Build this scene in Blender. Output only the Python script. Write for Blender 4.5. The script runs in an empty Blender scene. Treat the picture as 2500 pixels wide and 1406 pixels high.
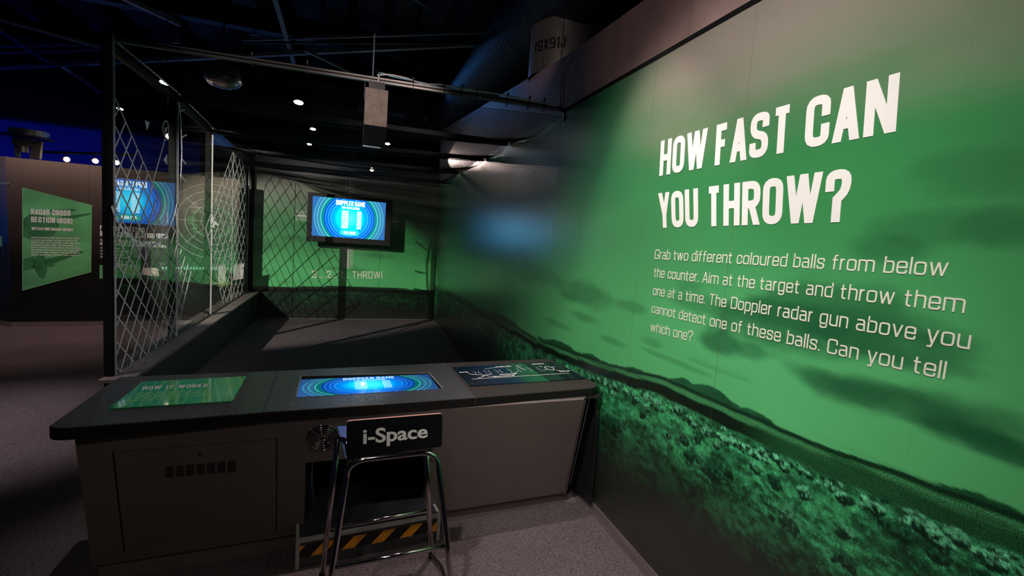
import bpy, bmesh, random
import numpy as np
from math import sin, cos, tan, radians as R, pi, hypot, atan2, sqrt, degrees
from mathutils import Vector, Matrix

# ------------------------------------------------------------------ camera
YAW, PIT, ROL, FPX = .3273, -.0941, .0715, 1159.46
CAMZ = 1.5
_f = np.array([sin(YAW)*cos(PIT), cos(YAW)*cos(PIT), sin(PIT)])
_r0 = np.array([cos(YAW), -sin(YAW), 0.]); _u0 = np.cross(_r0, _f)
_r = cos(ROL)*_r0+sin(ROL)*_u0; _u = -sin(ROL)*_r0+cos(ROL)*_u0
CP = np.array([0, 0, CAMZ])
sc = bpy.context.scene
cam = bpy.data.objects.new('camera', bpy.data.cameras.new('camera')); sc.collection.objects.link(cam)
cam.data.lens = FPX/2500*36; cam.data.sensor_width = 36; cam.data.clip_start = .02
cam.matrix_world = Matrix(((_r[0], _u[0], -_f[0], 0), (_r[1], _u[1], -_f[1], 0), (_r[2], _u[2], -_f[2], CAMZ), (0, 0, 0, 1)))
sc.camera = cam
# measured points of the photograph carried onto the real planes of the room
def ray(p): return _f+_r*(p[0]-1250)/FPX-_u*(p[1]-703)/FPX
def onplane(p, q, n):
    d = ray(p); n = np.array(n, float); return Vector(CP+d*(((np.array(q)-CP)@n)/(d@n)))
def onx(p, x): return onplane(p, (x, 0, 0), (1, 0, 0))
def ony(p, y): return onplane(p, (0, y, 0), (0, 1, 0))
def onz(p, z): return onplane(p, (0, 0, z), (0, 0, 1))

# ------------------------------------------------------------------ world, exposure, lights
w = bpy.data.worlds.new('world'); sc.world = w; w.use_nodes = True
w.node_tree.nodes['Background'].inputs[0].default_value = (.25, .35, .8, 1)
w.node_tree.nodes['Background'].inputs[1].default_value = .010
sc.view_settings.view_transform = 'Standard'; sc.view_settings.look = 'None'
sc.view_settings.gamma = 1; sc.view_settings.exposure = 0; sc.view_settings.use_curve_mapping = False
sc.cycles.use_denoising = True
sc.cycles.max_bounces = 8; sc.cycles.transparent_max_bounces = 24
sc.cycles.sample_clamp_indirect = 4

def spot(name, loc, target, power, color=(1, .86, .78), angle=50, blend=.6, size=.03):
    d = bpy.data.lights.new(name, 'SPOT'); d.energy = power; d.color = color
    d.spot_size = R(angle); d.spot_blend = blend; d.shadow_soft_size = size
    o = bpy.data.objects.new(name, d); sc.collection.objects.link(o)
    o.location = loc; o.rotation_euler = (Vector(target)-Vector(loc)).to_track_quat('-Z', 'Y').to_euler(); return o
def area(name, loc, target, power, color, sx, sy):
    d = bpy.data.lights.new(name, 'AREA'); d.energy = power; d.color = color; d.shape = 'RECTANGLE'; d.size = sx; d.size_y = sy
    o = bpy.data.objects.new(name, d); sc.collection.objects.link(o)
    o.location = loc; o.rotation_euler = (Vector(target)-Vector(loc)).to_track_quat('-Z', 'Y').to_euler(); return o
WARM = (1, .84, .78)
spot('mural_spot_light', (-.7, .55, 3.5), (1.35, 1.85, 1.08), 385, (1, .93, .86), 56, .9, .05)
spot('heading_spot_light', (-.2, -.3, 3.3), (1.35, .62, 1.75), 120, (1, .93, .84), 80, .9, .08)
spot('counter_spot_light', (.75, 2.12, 3.6), (1.0, 1.9, 0), 200, WARM, 50, .5, .02)
spot('front_fill_light', (-.6, -.9, 3.0), (.1, 2.2, .35), 46, (1, .84, .76), 62, .9, .15)
spot('sign_spot_light', (-.55, 3.05, 3.5), (-.55, 2.5, .74), 90, (1, .9, .84), 34, .7, .02)
spot('left_floor_spot_light', (-2.3, 3.4, 3.5), (-2.35, 4.0, 0), 330, (1, .88, .86), 40, 1, .06)
spot('cage_spot_light', (-4.3, 2.1, 3.25), (-.75, 8.3, .58), 3400, (1, .88, .78), 28, .35, .012)
spot('corner_spot_light', (1.24, 8.35, 2.86), (1.42, 5.6, 2.52), 38, (1, .76, .68), 26, .35, .004)
spot('exhibit_spot_light', (-3.5, 6.5, 3.0), (-3.55, 7.65, 1.3), 60, (1, .82, .74), 85, .9, .03)
spot('exhibit_spot_light', (-2.5, 6.6, 3.0), (-2.3, 7.8, 1.3), 22, (1, .82, .74), 85, .9, .03)
spot('exhibit_floor_light', (-3.6, 6.2, 3.2), (-3.4, 6.9, 0), 120, (1, .66, .58), 64, .9, .06)
spot('partition_fill_light', (.6, 2.3, 2.3), (-1.56, 4.7, 1.1), 75, (.95, .95, 1), 46, .8, .04)  # added fill so the lattice print and pane trims read brighter
spot('box_fill_light', (-.3, .8, 2.9), (.1, 3.4, 2.3), 110, (1, .82, .74), 22, .7, .05)  # added narrow fill that brightens the front of the hanging box
area('blue_wash_light', (-6.4, 9.6, 1.2), (-6.8, 12.5, 2.4), 20, (.02, .06, 1), 3, .6)
area('blue_ceiling_light', (-2.5, 9.5, 3.0), (-1.5, 6.5, 4.6), 3.2, (.1, .3, 1), 4, 1)
spot('duct_blue_light', (.1, 8.9, 4.25), (1.55, 6.2, 3.6), 34, (.08, .35, 1), 34, .8, .1)
spot('collar_fill_light', (-.3, 2.2, 2.75), (1.45, 3.9, 3.12), 20, (1, .84, .78), 22, .7, .05)  # small extra light put in to brighten the galvanised collar
spot('rail_fill_light', (-.6, .6, 3.2), (-.35, 3.6, 2.55), 55, (1, .9, .86), 34, .8, .05)  # fill added to lift the front rail out of the dark
spot('beam_spot_light', (-.4, 1.2, 2.2), (1.4, 2.1, 2.60), 16, (1, .78, .72), 40, .8, .1)
spot('left_blue_light', (-3.6, 5.6, 3.0), (-4.9, 7.0, 1.4), 22, (.15, .3, 1), 70, .8, .05)

# ------------------------------------------------------------------ materials
def NT(name):
    m = bpy.data.materials.new(name); m.use_nodes = True; t = m.node_tree; return m, t, t.nodes['Principled BSDF']
def mat(name, col, rough=.5, metal=0, spec=.5, var=.12, scale=8, bump=0, bscale=200, coat=0, stretch=None):
    m, t, b = NT(name)
    b.inputs['Roughness'].default_value = rough; b.inputs['Metallic'].default_value = metal
    b.inputs['Specular IOR Level'].default_value = spec; b.inputs['Coat Weight'].default_value = coat
    tc = t.nodes.new('ShaderNodeTexCoord'); n = t.nodes.new('ShaderNodeTexNoise'); n.inputs['Scale'].default_value = scale; n.inputs['Detail'].default_value = 6
    src = tc.outputs['Object']
    if stretch:
        mp = t.nodes.new('ShaderNodeMapping'); mp.inputs['Scale'].default_value = stretch; t.links.new(src, mp.inputs[0]); src = mp.outputs[0]
    t.links.new(src, n.inputs['Vector'])
    r = t.nodes.new('ShaderNodeValToRGB'); e = r.color_ramp.elements
    e[0].position = .3; e[1].position = .7
    e[0].color = (*[c*(1-var) for c in col], 1); e[1].color = (*[min(1, c*(1+var)) for c in col], 1)
    t.links.new(n.outputs[0], r.inputs[0]); t.links.new(r.outputs[0], b.inputs['Base Color'])
    if bump:
        n2 = t.nodes.new('ShaderNodeTexNoise'); n2.inputs['Scale'].default_value = bscale; n2.inputs['Detail'].default_value = 3
        t.links.new(src, n2.inputs['Vector'])
        bp = t.nodes.new('ShaderNodeBump'); bp.inputs['Strength'].default_value = bump; bp.inputs['Distance'].default_value = .004
        t.links.new(n2.outputs[0], bp.inputs['Height']); t.links.new(bp.outputs[0], b.inputs['Normal'])
    return m
def emit(name, col, s):
    m, t, b = NT(name); b.inputs['Base Color'].default_value = (0, 0, 0, 1)
    b.inputs['Emission Color'].default_value = (*col, 1); b.inputs['Emission Strength'].default_value = s; return m
def glassmat(name, tint, rough=0., refl=1.0):
    m = bpy.data.materials.new(name); m.use_nodes = True; t = m.node_tree; t.nodes.clear()
    o = t.nodes.new('ShaderNodeOutputMaterial'); mx = t.nodes.new('ShaderNodeMixShader')
    tr = t.nodes.new('ShaderNodeBsdfTransparent'); tr.inputs[0].default_value = (*tint, 1)
    gl = t.nodes.new('ShaderNodeBsdfGlossy'); gl.inputs['Roughness'].default_value = rough
    fr = t.nodes.new('ShaderNodeFresnel'); fr.inputs[0].default_value = 1.5
    mu = t.nodes.new('ShaderNodeMath'); mu.operation = 'MULTIPLY'; mu.inputs[1].default_value = refl
    ge = t.nodes.new('ShaderNodeNewGeometry'); iv = t.nodes.new('ShaderNodeMath'); iv.operation = 'SUBTRACT'; iv.inputs[0].default_value = 1; t.links.new(ge.outputs['Backfacing'], iv.inputs[1])
    m2 = t.nodes.new('ShaderNodeMath'); m2.operation = 'MULTIPLY'; t.links.new(fr.outputs[0], mu.inputs[0]); t.links.new(mu.outputs[0], m2.inputs[0]); t.links.new(iv.outputs[0], m2.inputs[1]); t.links.new(m2.outputs[0], mx.inputs[0])
    t.links.new(tr.outputs[0], mx.inputs[1]); t.links.new(gl.outputs[0], mx.inputs[2]); t.links.new(mx.outputs[0], o.inputs[0])
    return m
M = {}
def carpet():
    m, t, b = NT('carpet'); b.inputs['Roughness'].default_value = .95; b.inputs['Specular IOR Level'].default_value = .1
    tc = t.nodes.new('ShaderNodeTexCoord')
    n = t.nodes.new('ShaderNodeTexNoise'); n.inputs['Scale'].default_value = 170; n.inputs['Detail'].default_value = 5; n.inputs['Roughness'].default_value = .7
    n.inputs['Distortion'].default_value = 1.2
    n2 = t.nodes.new('ShaderNodeTexNoise'); n2.inputs['Scale'].default_value = 1.6; n2.inputs['Detail'].default_value = 4
    t.links.new(tc.outputs['Object'], n.inputs['Vector']); t.links.new(tc.outputs['Object'], n2.inputs['Vector'])
    r = t.nodes.new('ShaderNodeValToRGB'); e = r.color_ramp.elements; e[0].position = .36; e[1].position = .66
    e[0].color = (.030, .024, .026, 1); e[1].color = (.25, .195, .215, 1)
    mx = t.nodes.new('ShaderNodeMix'); mx.data_type = 'RGBA'; mx.blend_type = 'MULTIPLY'; mx.inputs[0].default_value = .5
    r2 = t.nodes.new('ShaderNodeValToRGB'); r2.color_ramp.elements[0].position = .3; r2.color_ramp.elements[0].color = (.5, .5, .5, 1); r2.color_ramp.elements[1].position = .7
    t.links.new(n.outputs[0], r.inputs[0]); t.links.new(n2.outputs[0], r2.inputs[0])
    t.links.new(r.outputs[0], mx.inputs[6]); t.links.new(r2.outputs[0], mx.inputs[7]); t.links.new(mx.outputs[2], b.inputs['Base Color'])
    bp = t.nodes.new('ShaderNodeBump'); bp.inputs['Strength'].default_value = .6; bp.inputs['Distance'].default_value = .01
    t.links.new(n.outputs[0], bp.inputs['Height']); t.links.new(bp.outputs[0], b.inputs['Normal']); return m
M['carpet'] = carpet()
M['black'] = mat('black_paint', (.008, .008, .009), .45, spec=.4)
M['matte_black'] = mat('matte_black', (.006, .006, .007), .9, spec=.1)
M['net'] = mat('net_cord', (.008, .008, .009), .85, spec=.2)
M['ledge'] = mat('ledge_paint', (.17, .135, .13), .55, var=.15)
M['low'] = mat('low_wall_paint', (.035, .042, .040), .5, var=.1, scale=3)
M['cab'] = mat('cabinet_laminate', (.125, .098, .092), .5, var=.08, scale=5)
M['cab_edge'] = mat('cabinet_edge', (.17, .15, .145), .45)
M['alu'] = mat('aluminium', (.42, .41, .41), .35, metal=.85, var=.1, stretch=(1, 1, 30))
M['rail'] = mat('front_rail_metal', (.33, .29, .28), .38, metal=.6, var=.1)
M['strut'] = mat('galvanised_strut', (.26, .29, .33), .5, metal=.4)
M['steel'] = mat('skirting_steel', (.34, .29, .285), .38, metal=.7, var=.25, scale=14, stretch=(1, .2, 3))
M['chrome'] = mat('chrome', (.62, .56, .56), .09, metal=1, var=.03)
M['galv'] = mat('galvanised_duct', (.55, .5, .47), .32, metal=.8, var=.25, stretch=(8, 8, 1))
M['duct'] = mat('duct_skin', (.014, .018, .03), .6, spec=.2, metal=0, var=.3, scale=5)
M['ductline'] = mat('duct_seam', (.004, .004, .006), .7)
M['fascia'] = mat('fascia_paint', (.36, .24, .225), .5, var=.12, scale=6, bump=.15, bscale=40)
M['boxface'] = mat('box_board', (.30, .225, .20), .7, var=.25, scale=22)
M['white'] = mat('white_vinyl', (.82, .80, .78), .45, var=.02)
M['cream'] = mat('cream_vinyl', (.74, .73, .62), .5, var=.02)
M['grey_vinyl'] = mat('pale_grey_vinyl', (.5, .48, .47), .6, var=.03)
M['cable'] = mat('white_cable', (.75, .68, .66), .5)
M['bluecable'] = mat('blue_cable', (.18, .42, .62), .5)
M['ply'] = mat('plywood_edge', (.62, .28, .18), .5)
M['seatblue'] = mat('blue_laminate', (.004, .055, .26), .4)
M['seatblack'] = mat('black_laminate', (.006, .006, .007), .25)
M['lettergrey'] = mat('grey_lettering', (.62, .61, .60), .6, var=.03)
M['yellow'] = mat('orange_tape', (.80, .28, .012), .5, var=.06)
M['tape'] = mat('black_tape', (.006, .006, .006), .5)
M['stepboard'] = mat('step_board', (.045, .045, .047), .45, var=.2)
M['stepdark'] = mat('step_tread', (.03, .034, .042), .35, var=.2)
M['stepedge'] = mat('step_trim', (.36, .36, .34), .45, metal=.2)
M['pink'] = mat('pale_pink_panel', (.5, .38, .36), .6)
M['olive'] = mat('olive_photo', (.12, .09, .06), .5, var=.5, scale=10)
M['leaf'] = mat('leaf_green', (.35, .42, .12), .6)
M['bluewall'] = mat('blue_wall_paint', (.10, .14, .5), .8)
M['deck'] = mat('ceiling_deck', (.045, .06, .09), .8, var=.3)
M['trimgrey'] = mat('grey_trim', (.42, .41, .40), .5)
M['post'] = mat('post_paint', (.010, .009, .0085), .8, spec=.1)
M['glass'] = glassmat('partition_glass', (.80, .84, .82), 0, 1.9)
M['led'] = emit('led_white', (.75, .9, 1), 40)
M['lamp'] = emit('lamp_warm', (1, .8, .6), 60)
M['screw'] = mat('screw_metal', (.8, .8, .78), .2, metal=1, var=.02)

# ------------------------------------------------------------------ mesh helpers
class MB:
    def __init__(s): s.v = []; s.f = []; s.sm = False
    def add(s, vs, fs):
        n = len(s.v); s.v += [tuple(v) for v in vs]; s.f += [tuple(i+n for i in f) for f in fs]; return s
    def quad(s, a, b, c, d): return s.add([a, b, c, d], [(0, 1, 2, 3)])
    def hexa(s, p):   # p: 4 bottom + 4 top
        return s.add(p, [(3, 2, 1, 0), (4, 5, 6, 7), (0, 1, 5, 4), (1, 2, 6, 5), (2, 3, 7, 6), (3, 0, 4, 7)])
    def box(s, lo, hi):
        x, y, z = lo; X, Y, Z = hi
        return s.hexa([(x, y, z), (X, y, z), (X, Y, z), (x, Y, z), (x, y, Z), (X, y, Z), (X, Y, Z), (x, Y, Z)])
    def bar(s, p, q, a, b, up=(0, 0, 1)):
        p = Vector(p); q = Vector(q); d = (q-p).normalized(); up = Vector(up)
        if abs(d.dot(up)) > .99: up = Vector((1, 0, 0))
        sd = d.cross(up).normalized()*a/2; uu = sd.normalized().cross(d)*b/2
        return s.hexa([p-sd-uu, p+sd-uu, q+sd-uu, q-sd-uu, p-sd+uu, p+sd+uu, q+sd+uu, q-sd+uu])
    def tube(s, pts, r, n=10, caps=True):
        pts = [Vector(p) for p in pts]; m = len(pts); rs = r if isinstance(r, (list, tuple)) else [r]*m
        ref = None; rings = []
        for i, p in enumerate(pts):
            d = ((pts[min(i+1, m-1)]-p).normalized()+(p-pts[max(i-1, 0)]).normalized()).normalized()
            if ref is None:
                ref = d.cross(Vector((0, 0, 1)) if abs(d.z) < .9 else Vector((1, 0, 0))).normalized()
            ref = (ref-d*ref.dot(d)).normalized(); b = d.cross(ref)
            rings.append([p+(ref*cos(2*pi*k/n)+b*sin(2*pi*k/n))*rs[i] for k in range(n)])
        vs = [v for g in rings for v in g]; fs = []
        for i in range(m-1):
            for k in range(n): fs.append((i*n+k, i*n+(k+1) % n, (i+1)*n+(k+1) % n, (i+1)*n+k))
        if caps: fs += [tuple(range(n-1, -1, -1)), tuple((m-1)*n+k for k in range(n))]
        return s.add(vs, fs)
    def prism(s, poly, off):   # poly list of Vector, extruded by vector off
        n = len(poly); off = Vector(off); a = [Vector(p) for p in poly]; b = [p+off for p in a]
        return s.add(a+b, [tuple(range(n-1, -1, -1)), tuple(range(n, 2*n))]+[(i, (i+1) % n, n+(i+1) % n, n+i) for i in range(n)])
    def build(s, name, m, parent=None, smooth=False, bevel=0, kind=None, label=None):
        me = bpy.data.meshes.new(name); off = Vector((0, 0, 0))
        q = parent
        while q is not None: off += q.location; q = q.parent
        vs = [Vector(v)-off for v in s.v]
        loc = Vector((0, 0, 0))
        if parent is None and vs:
            loc = Vector((sum(v.x for v in vs)/len(vs), sum(v.y for v in vs)/len(vs), min(v.z for v in vs))); vs = [v-loc for v in vs]
        me.from_pydata([tuple(v) for v in vs], [], s.f); me.validate()
        bm = bmesh.new(); bm.from_mesh(me); bmesh.ops.recalc_face_normals(bm, faces=bm.faces); bm.to_mesh(me); bm.free()
        me.materials.append(M[m] if isinstance(m, str) else m)
        if smooth: me.shade_smooth() if hasattr(me, 'shade_smooth') else [setattr(p, 'use_smooth', True) for p in me.polygons]
        o = bpy.data.objects.new(name, me); sc.collection.objects.link(o); o.parent = parent; o.location = loc
        if bevel:
            bv = o.modifiers.new('bevel', 'BEVEL'); bv.width = bevel; bv.segments = 3; bv.limit_method = 'ANGLE'; bv.angle_limit = R(40)
        if kind: o['kind'] = kind
        if label: o['label'] = label
        return o
def thing(name, label, cat, loc=(0, 0, 0), group=None):
    o = bpy.data.objects.new(name, None); sc.collection.objects.link(o); o.location = loc; o.empty_display_size = .05
    o['label'] = label; o['category'] = cat
    if group: o['group'] = group
    return o
def tag(o, label, cat, group=None):
    o['label'] = label; o['category'] = cat
    if group: o['group'] = group
    return o
def struct(name, loc=(0, 0, 0)):
    o = bpy.data.objects.new(name, None); sc.collection.objects.link(o); o.location = loc; o.empty_display_size = .05; o['kind'] = 'structure'; return o
def children(o): return [c for c in bpy.data.objects if c.parent == o]
def copy_tree(o, parent=None):
    c = o.copy(); sc.collection.objects.link(c); c.parent = parent
    for ch in children(o): copy_tree(ch, c)
    return c
def disc(mb, c, n, r, h, k=16, r2=None):
    c = Vector(c); n = Vector(n).normalized(); return mb.tube([c, c+n*h], [r, r2 if r2 is not None else r], k)

# ------------------------------------------------------------------ stroke lettering (my own squared alphabet)
G = {
 'A': (1, ['0,0 .5,1 1,0', '.2,.28 .8,.28']), 'B': (1, ['0,0 0,1 1,1r 1,.52r 0,.52', '1,.52r 1,0r 0,0 0,.1']), 'C': (1, ['1,.7 1,1r 0,1r 0,0r 1,0r 1,.3']),
 'D': (1, ['.01,0 0,0 0,1 1,1r 1,0r .01,0']), 'E': (.9, ['1,1 0,1 0,0 1,0', '0,.52 .85,.52']), 'F': (.85, ['1,1 0,1 0,0', '0,.52 .85,.52']),
 'G': (1.05, ['1,.8 1,1r 0,1r 0,0r 1,0r 1,.42 .55,.42']), 'H': (1, ['0,0 0,1', '1,0 1,1', '0,.5 1,.5']), 'I': (0, ['0,0 0,1']),
 'J': (.8, ['1,1 1,0r 0,0r 0,.3']), 'K': (1, ['0,0 0,1', '1,1 0,.45', '.25,.55 1,0']), 'L': (.8, ['0,1 0,0 1,0']), 'M': (1.3, ['0,0 0,1 .5,.3 1,1 1,0']),
 'N': (1.05, ['0,0 0,1 1,0 1,1']), 'O': (1, ['0,.5 0,1r 1,1r 1,0r 0,0r 0,.5']), 'P': (1, ['0,0 0,1 1,1r 1,.45r 0,.45']),
 'R': (1, ['0,0 0,1 1,1r 1,.46r 0,.46', '.45,.46 1,0']), 'S': (1, ['1,.80 1,1r 0,1r 0,.54r 1,.46r 1,0r 0,0r 0,.20']), 'T': (1, ['0,1 1,1', '.5,1 .5,0']),
 'U': (1, ['0,1 0,0r 1,0r 1,1']), 'V': (1, ['0,1 .5,0 1,1']), 'W': (1.55, ['0,1 .25,0 .5,1 .75,0 1,1']), 'X': (1, ['0,0 1,1', '0,1 1,0']), 'Y': (1, ['0,1 .5,.45 1,1', '.5,.45 .5,0']),
 'Z': (1, ['0,1 1,1 0,0 1,0']), '?': (.95, ['0,.72 0,1r 1,1r 1,.62r .5,.42 .5,.27', '.5,0 .5,.06']), '!': (0, ['0,.28 0,1', '0,0 0,.05']), '.': (0, ['0,-.01 0,.05']),
 ',': (0, ['0,.05 -.05,-.12']), '(': (.55, ['1,1 .1,.74 .1,.26 1,0']), ')': (.55, ['0,1 .9,.74 .9,.26 0,0']), '-': (.5, ['0,.4 1,.4']), ':': (0, ['0,0 0,.06', '0,.5 0,.56']),
 "'": (0, ['0,.85 0,1']), '1': (.45, ['0,.82 .9,1 .9,0']), '2': (1, ['0,.75 0,1r 1,1r 1,.55r 0,.1 0,0 1,0']), '3': (1, ['0,.8 0,1r 1,1r 1,.52r .4,.52', '1,.52r 1,0r 0,0r 0,.2']),
 '9': (1, ['1,.45 0,.45r 0,1r 1,1r 1,0r 0,0']), '0': (1, ['0,.5 0,1r 1,1r 1,0r 0,0r 0,.5']), '5': (1, ['1,1 0,1 0,.55 1,.55r 1,0r 0,0']), '8': (1, ['0,.5 0,1r 1,1r 1,0r 0,0r 0,.5', '0,.5 1,.5']),
 'a': (.85, ['0,.70 .9,.72r 1,.0', '1,.40 0,.40r 0,0r 1,0']), 'b': (.85, ['0,1.0 0,0 1,0r 1,.72r 0,.72']), 'c': (.8, ['1,.5 1,.72r 0,.72r 0,0r 1,0r 1,.22']),
 'd': (.85, ['1,1.0 1,0 0,0r 0,.72r 1,.72']), 'e': (.85, ['0,.36 1,.36 1,.72r 0,.72r 0,0r 1,0r 1,.15']), 'f': (.62, ['1,1.0 .35,1r .35,0', '-.1,.68 1,.68']),
 'g': (.85, ['1,.05 0,.0r 0,.72r 1,.72 1,-.27r .1,-.27r .1,-.15']), 'h': (.85, ['0,1.0 0,0', '0,.72 1,.72r 1,0']), 'i': (0, ['0,0 0,.72', '0,.92 0,1']), 'l': (0, ['0,0 0,1.0']),
 'j': (.3, ['1,.72 1,-.27r 0,-.27']), 'k': (.8, ['0,0 0,1', '1,.72 0,.3', '.3,.42 1,0']),
 'm': (1.45, ['0,0 0,.72 .5,.72r .5,0', '.5,.72 1,.72r 1,0']), 'n': (.85, ['0,0 0,.72 1,.72r 1,0']), 'o': (.9, ['0,.36 0,.72r 1,.72r 1,0r 0,0r 0,.36']),
 'p': (.85, ['0,-.3 0,.72 1,.72r 1,0r 0,0']), 'q': (.85, ['1,-.3 1,.72 0,.72r 0,0r 1,0']), 'r': (.5, ['0,0 0,.72', '0,.5 .3,.72 1,.72']), 's': (.8, ['1,.55 1,.72r 0,.72r 0,.4r 1,.34r 1,0r 0,0r 0,.16']),
 't': (.62, ['.3,.93 .3,0r 1,0', '-.15,.68 1,.68']), 'u': (.85, ['0,.72 0,0r 1,0 1,.72']), 'v': (.85, ['0,.72 .5,0 1,.72']), 'w': (1.3, ['0,.72 .25,0 .5,.72 .75,0 1,.72']),
 'x': (.8, ['0,0 1,.72', '0,.72 1,0']), 'y': (.85, ['0,.72 .52,.02', '1,.72 .45,-.27 .05,-.27']), 'z': (.8, ['0,.72 1,.72 0,0 1,0']),
}
RND = (0, .25, .5, .75, 1)
def split_path(pth, W, t):
    tk = pth.split(); f = lambda k: [float(v) for v in k.rstrip('r').split(',')]
    out = [[tk[0]]]
    for i in range(1, len(tk)):
        out[-1].append(tk[i])
        if 0 < i < len(tk)-1 and not tk[i].endswith('r'):
            a, b, c = f(tk[i-1]), f(tk[i]), f(tk[i+1])
            u = ((a[0]-b[0])*max(W-t, .01), a[1]-b[1]); v = ((c[0]-b[0])*max(W-t, .01), c[1]-b[1])
            cs = (u[0]*v[0]+u[1]*v[1])/(hypot(*u)*hypot(*v)+1e-9)
            if cs > .25: out.append([tk[i]])
    return [' '.join(o) for o in out]
def stroke_text(s, cw, t, gap, space, ch):
    """polygons in a box of cap height 1; cw = letter width, t = stroke weight"""
    polys = []; x = 0
    for c in s:
        if c == ' ': x += space; continue
        wf, paths = G[c]; W = cw*wf
        for pth in [q for p0 in paths for q in split_path(p0, W, t)]:
            pts = []
            for tok in pth.split():
                rr = tok.endswith('r'); a, b = tok.rstrip('r').split(',')
                a = float(a); b = float(b)
                pts.append((x+t/2+a*max(W-t, 0) if wf else x+t/2+a, t/2+b*(1-t), rr))
            closed = len(pts) > 2 and abs(pts[0][0]-pts[-1][0]) < 1e-6 and abs(pts[0][1]-pts[-1][1]) < 1e-6
            out = []
            for i, (px, py, rr) in enumerate(pts):
                if rr and 0 < i < len(pts)-1:
                    P = Vector((px, py)); A = Vector(pts[i-1][:2]); B = Vector(pts[i+1][:2])
                    da = A-P; db = B-P; h = ch
                    A1 = P+da.normalized()*min(h, da.length*.48); B1 = P+db.normalized()*min(h, db.length*.48)
                    for tt in RND: out.append(A1*(1-tt)**2+P*2*tt*(1-tt)+B1*tt*tt)
                else: out.append(Vector((px, py)))
            if len(out) == 2 and (out[0]-out[1]).length < t*1.3 and not wf:   # dots
                cxx = out[0].x; cy = (out[0].y+out[1].y)/2
                cy = max(cy, t/2) if c in '.!?:' and cy < .2 else cy
                polys.append([Vector((cxx-t*.55, cy-t*.55)), Vector((cxx+t*.55, cy-t*.55)), Vector((cxx+t*.55, cy+t*.55)), Vector((cxx-t*.55, cy+t*.55))]); continue
            # extend free ends to the full height
            if not closed:
                for e, i0, i1 in ((0, 0, 1), (-1, -1, -2)):
                    d = (out[i0]-out[i1]);
                    if d.length < 1e-6: continue
                    d.normalize()
                    if abs(d.y) > .5: out[e] = Vector((out[e].x, out[e].y+(t/2 if d.y > 0 else -t/2)))
            n = len(out); L = []; Rr = []
            for i in range(n):
                if closed: a = out[(i-1) % (n-1)]; b = out[(i+1) % (n-1)] if i < n-1 else out[1]; 
                else: a = out[max(i-1, 0)]; b = out[min(i+1, n-1)]
                P = out[i]
                d1 = (P-a); d2 = (b-P)
                if d1.length < 1e-9: d1 = d2
                if d2.length < 1e-9: d2 = d1
                d1 = d1.normalized(); d2 = d2.normalized()
                n1 = Vector((-d1.y, d1.x)); n2 = Vector((-d2.y, d2.x)); mm = (n1+n2)
                if mm.length < 1e-6: mm = n1
                mm.normalize(); k = 1/max(mm.dot(n1), .32)
                off = mm*(t/2*k)
                # sloped strokes end on a level line
                if (i == 0 or i == n-1) and not closed and abs(d1.y) > .5: off = Vector((t/2/abs(d1.y)*(1 if n1.x > 0 else -1), 0))
                L.append(P+off); Rr.append(P-off)
            for i in range(n-1): polys.append([L[i], L[i+1], Rr[i+1], Rr[i]])
        x += (W if wf else t)+gap
    return polys, x-gap
def lettering(name, s, quad, m, parent=None, cw=.42, t=.16, gap=.1, space=.3, ch=.16, thick=.0004, nrm=None, yclip=True):
    """letters fitted in a quad given as baseline-left, baseline-right, cap-right, cap-left"""
    polys, W = stroke_text(s, cw, t, gap, space, ch)
    a, b, c, d = [Vector(p) for p in quad]
    if nrm is None: nrm = (b-a).cross(d-a).normalized()
    nrm = Vector(nrm); mb = MB()
    def mp(p):
        u = p.x/W; v = p.y; return a*(1-u)*(1-v)+b*u*(1-v)+c*u*v+d*(1-u)*v
    for k, pl in enumerate(polys):
        v = [min(1., max(-.45, p.y)) for p in pl]
        q = [mp(Vector((p.x, vv))) for p, vv in zip(pl, v)]
        mb.hexa(q+[p+nrm*(thick*(1+.09*(k % 7))) for p in q])
    return mb.build(name, m, parent, kind='stuff' if ' ' in s else None)
def ribbon(mb, pts, wd, nrm, thick=.001):
    """flat vinyl line of width wd through points on a plane"""
    nrm = Vector(nrm).normalized(); pts = [Vector(p) for p in pts]
    for a, b in zip(pts, pts[1:]):
        d = (b-a)
        if d.length < 1e-6: continue
        d.normalize(); s = d.cross(nrm)*wd/2; e = d*wd*.25; o = nrm*thick
        mb.hexa([a-s-e, a+s-e, b+s+e, b-s+e, a-s-e+o, a+s-e+o, b+s+e+o, b-s+e+o])
def plate(mb, pts, nrm, thick): mb.prism([Vector(p) for p in pts], Vector(nrm).normalized()*thick)
def lerp(a, b, t): return Vector(a)*(1-t)+Vector(b)*t

# ------------------------------------------------------------------ planes of the place
BX = 1.3507                        # mural wall
YB = 3.155                         # where the net starts on the mural wall
CR = Vector((1.43, 8.60, 0))       # back right corner
CL = Vector((-1.50, 8.47, 0))      # back left corner
bd = (CR-CL).normalized(); bn = Vector((bd.y, -bd.x, 0))    # back wall, normal towards the camera
def onback(p, out=0): return onplane(p, CR+bn*out, bn)
cd = (CR-Vector((BX, YB, 0))).normalized(); cn = Vector((-cd.y, cd.x, 0))
if cn.x > 0: cn = -cn
def oncage(p): return onplane(p, CR, cn)
GX = -1.5577                       # glass partition
ZT = 2.436

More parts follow.
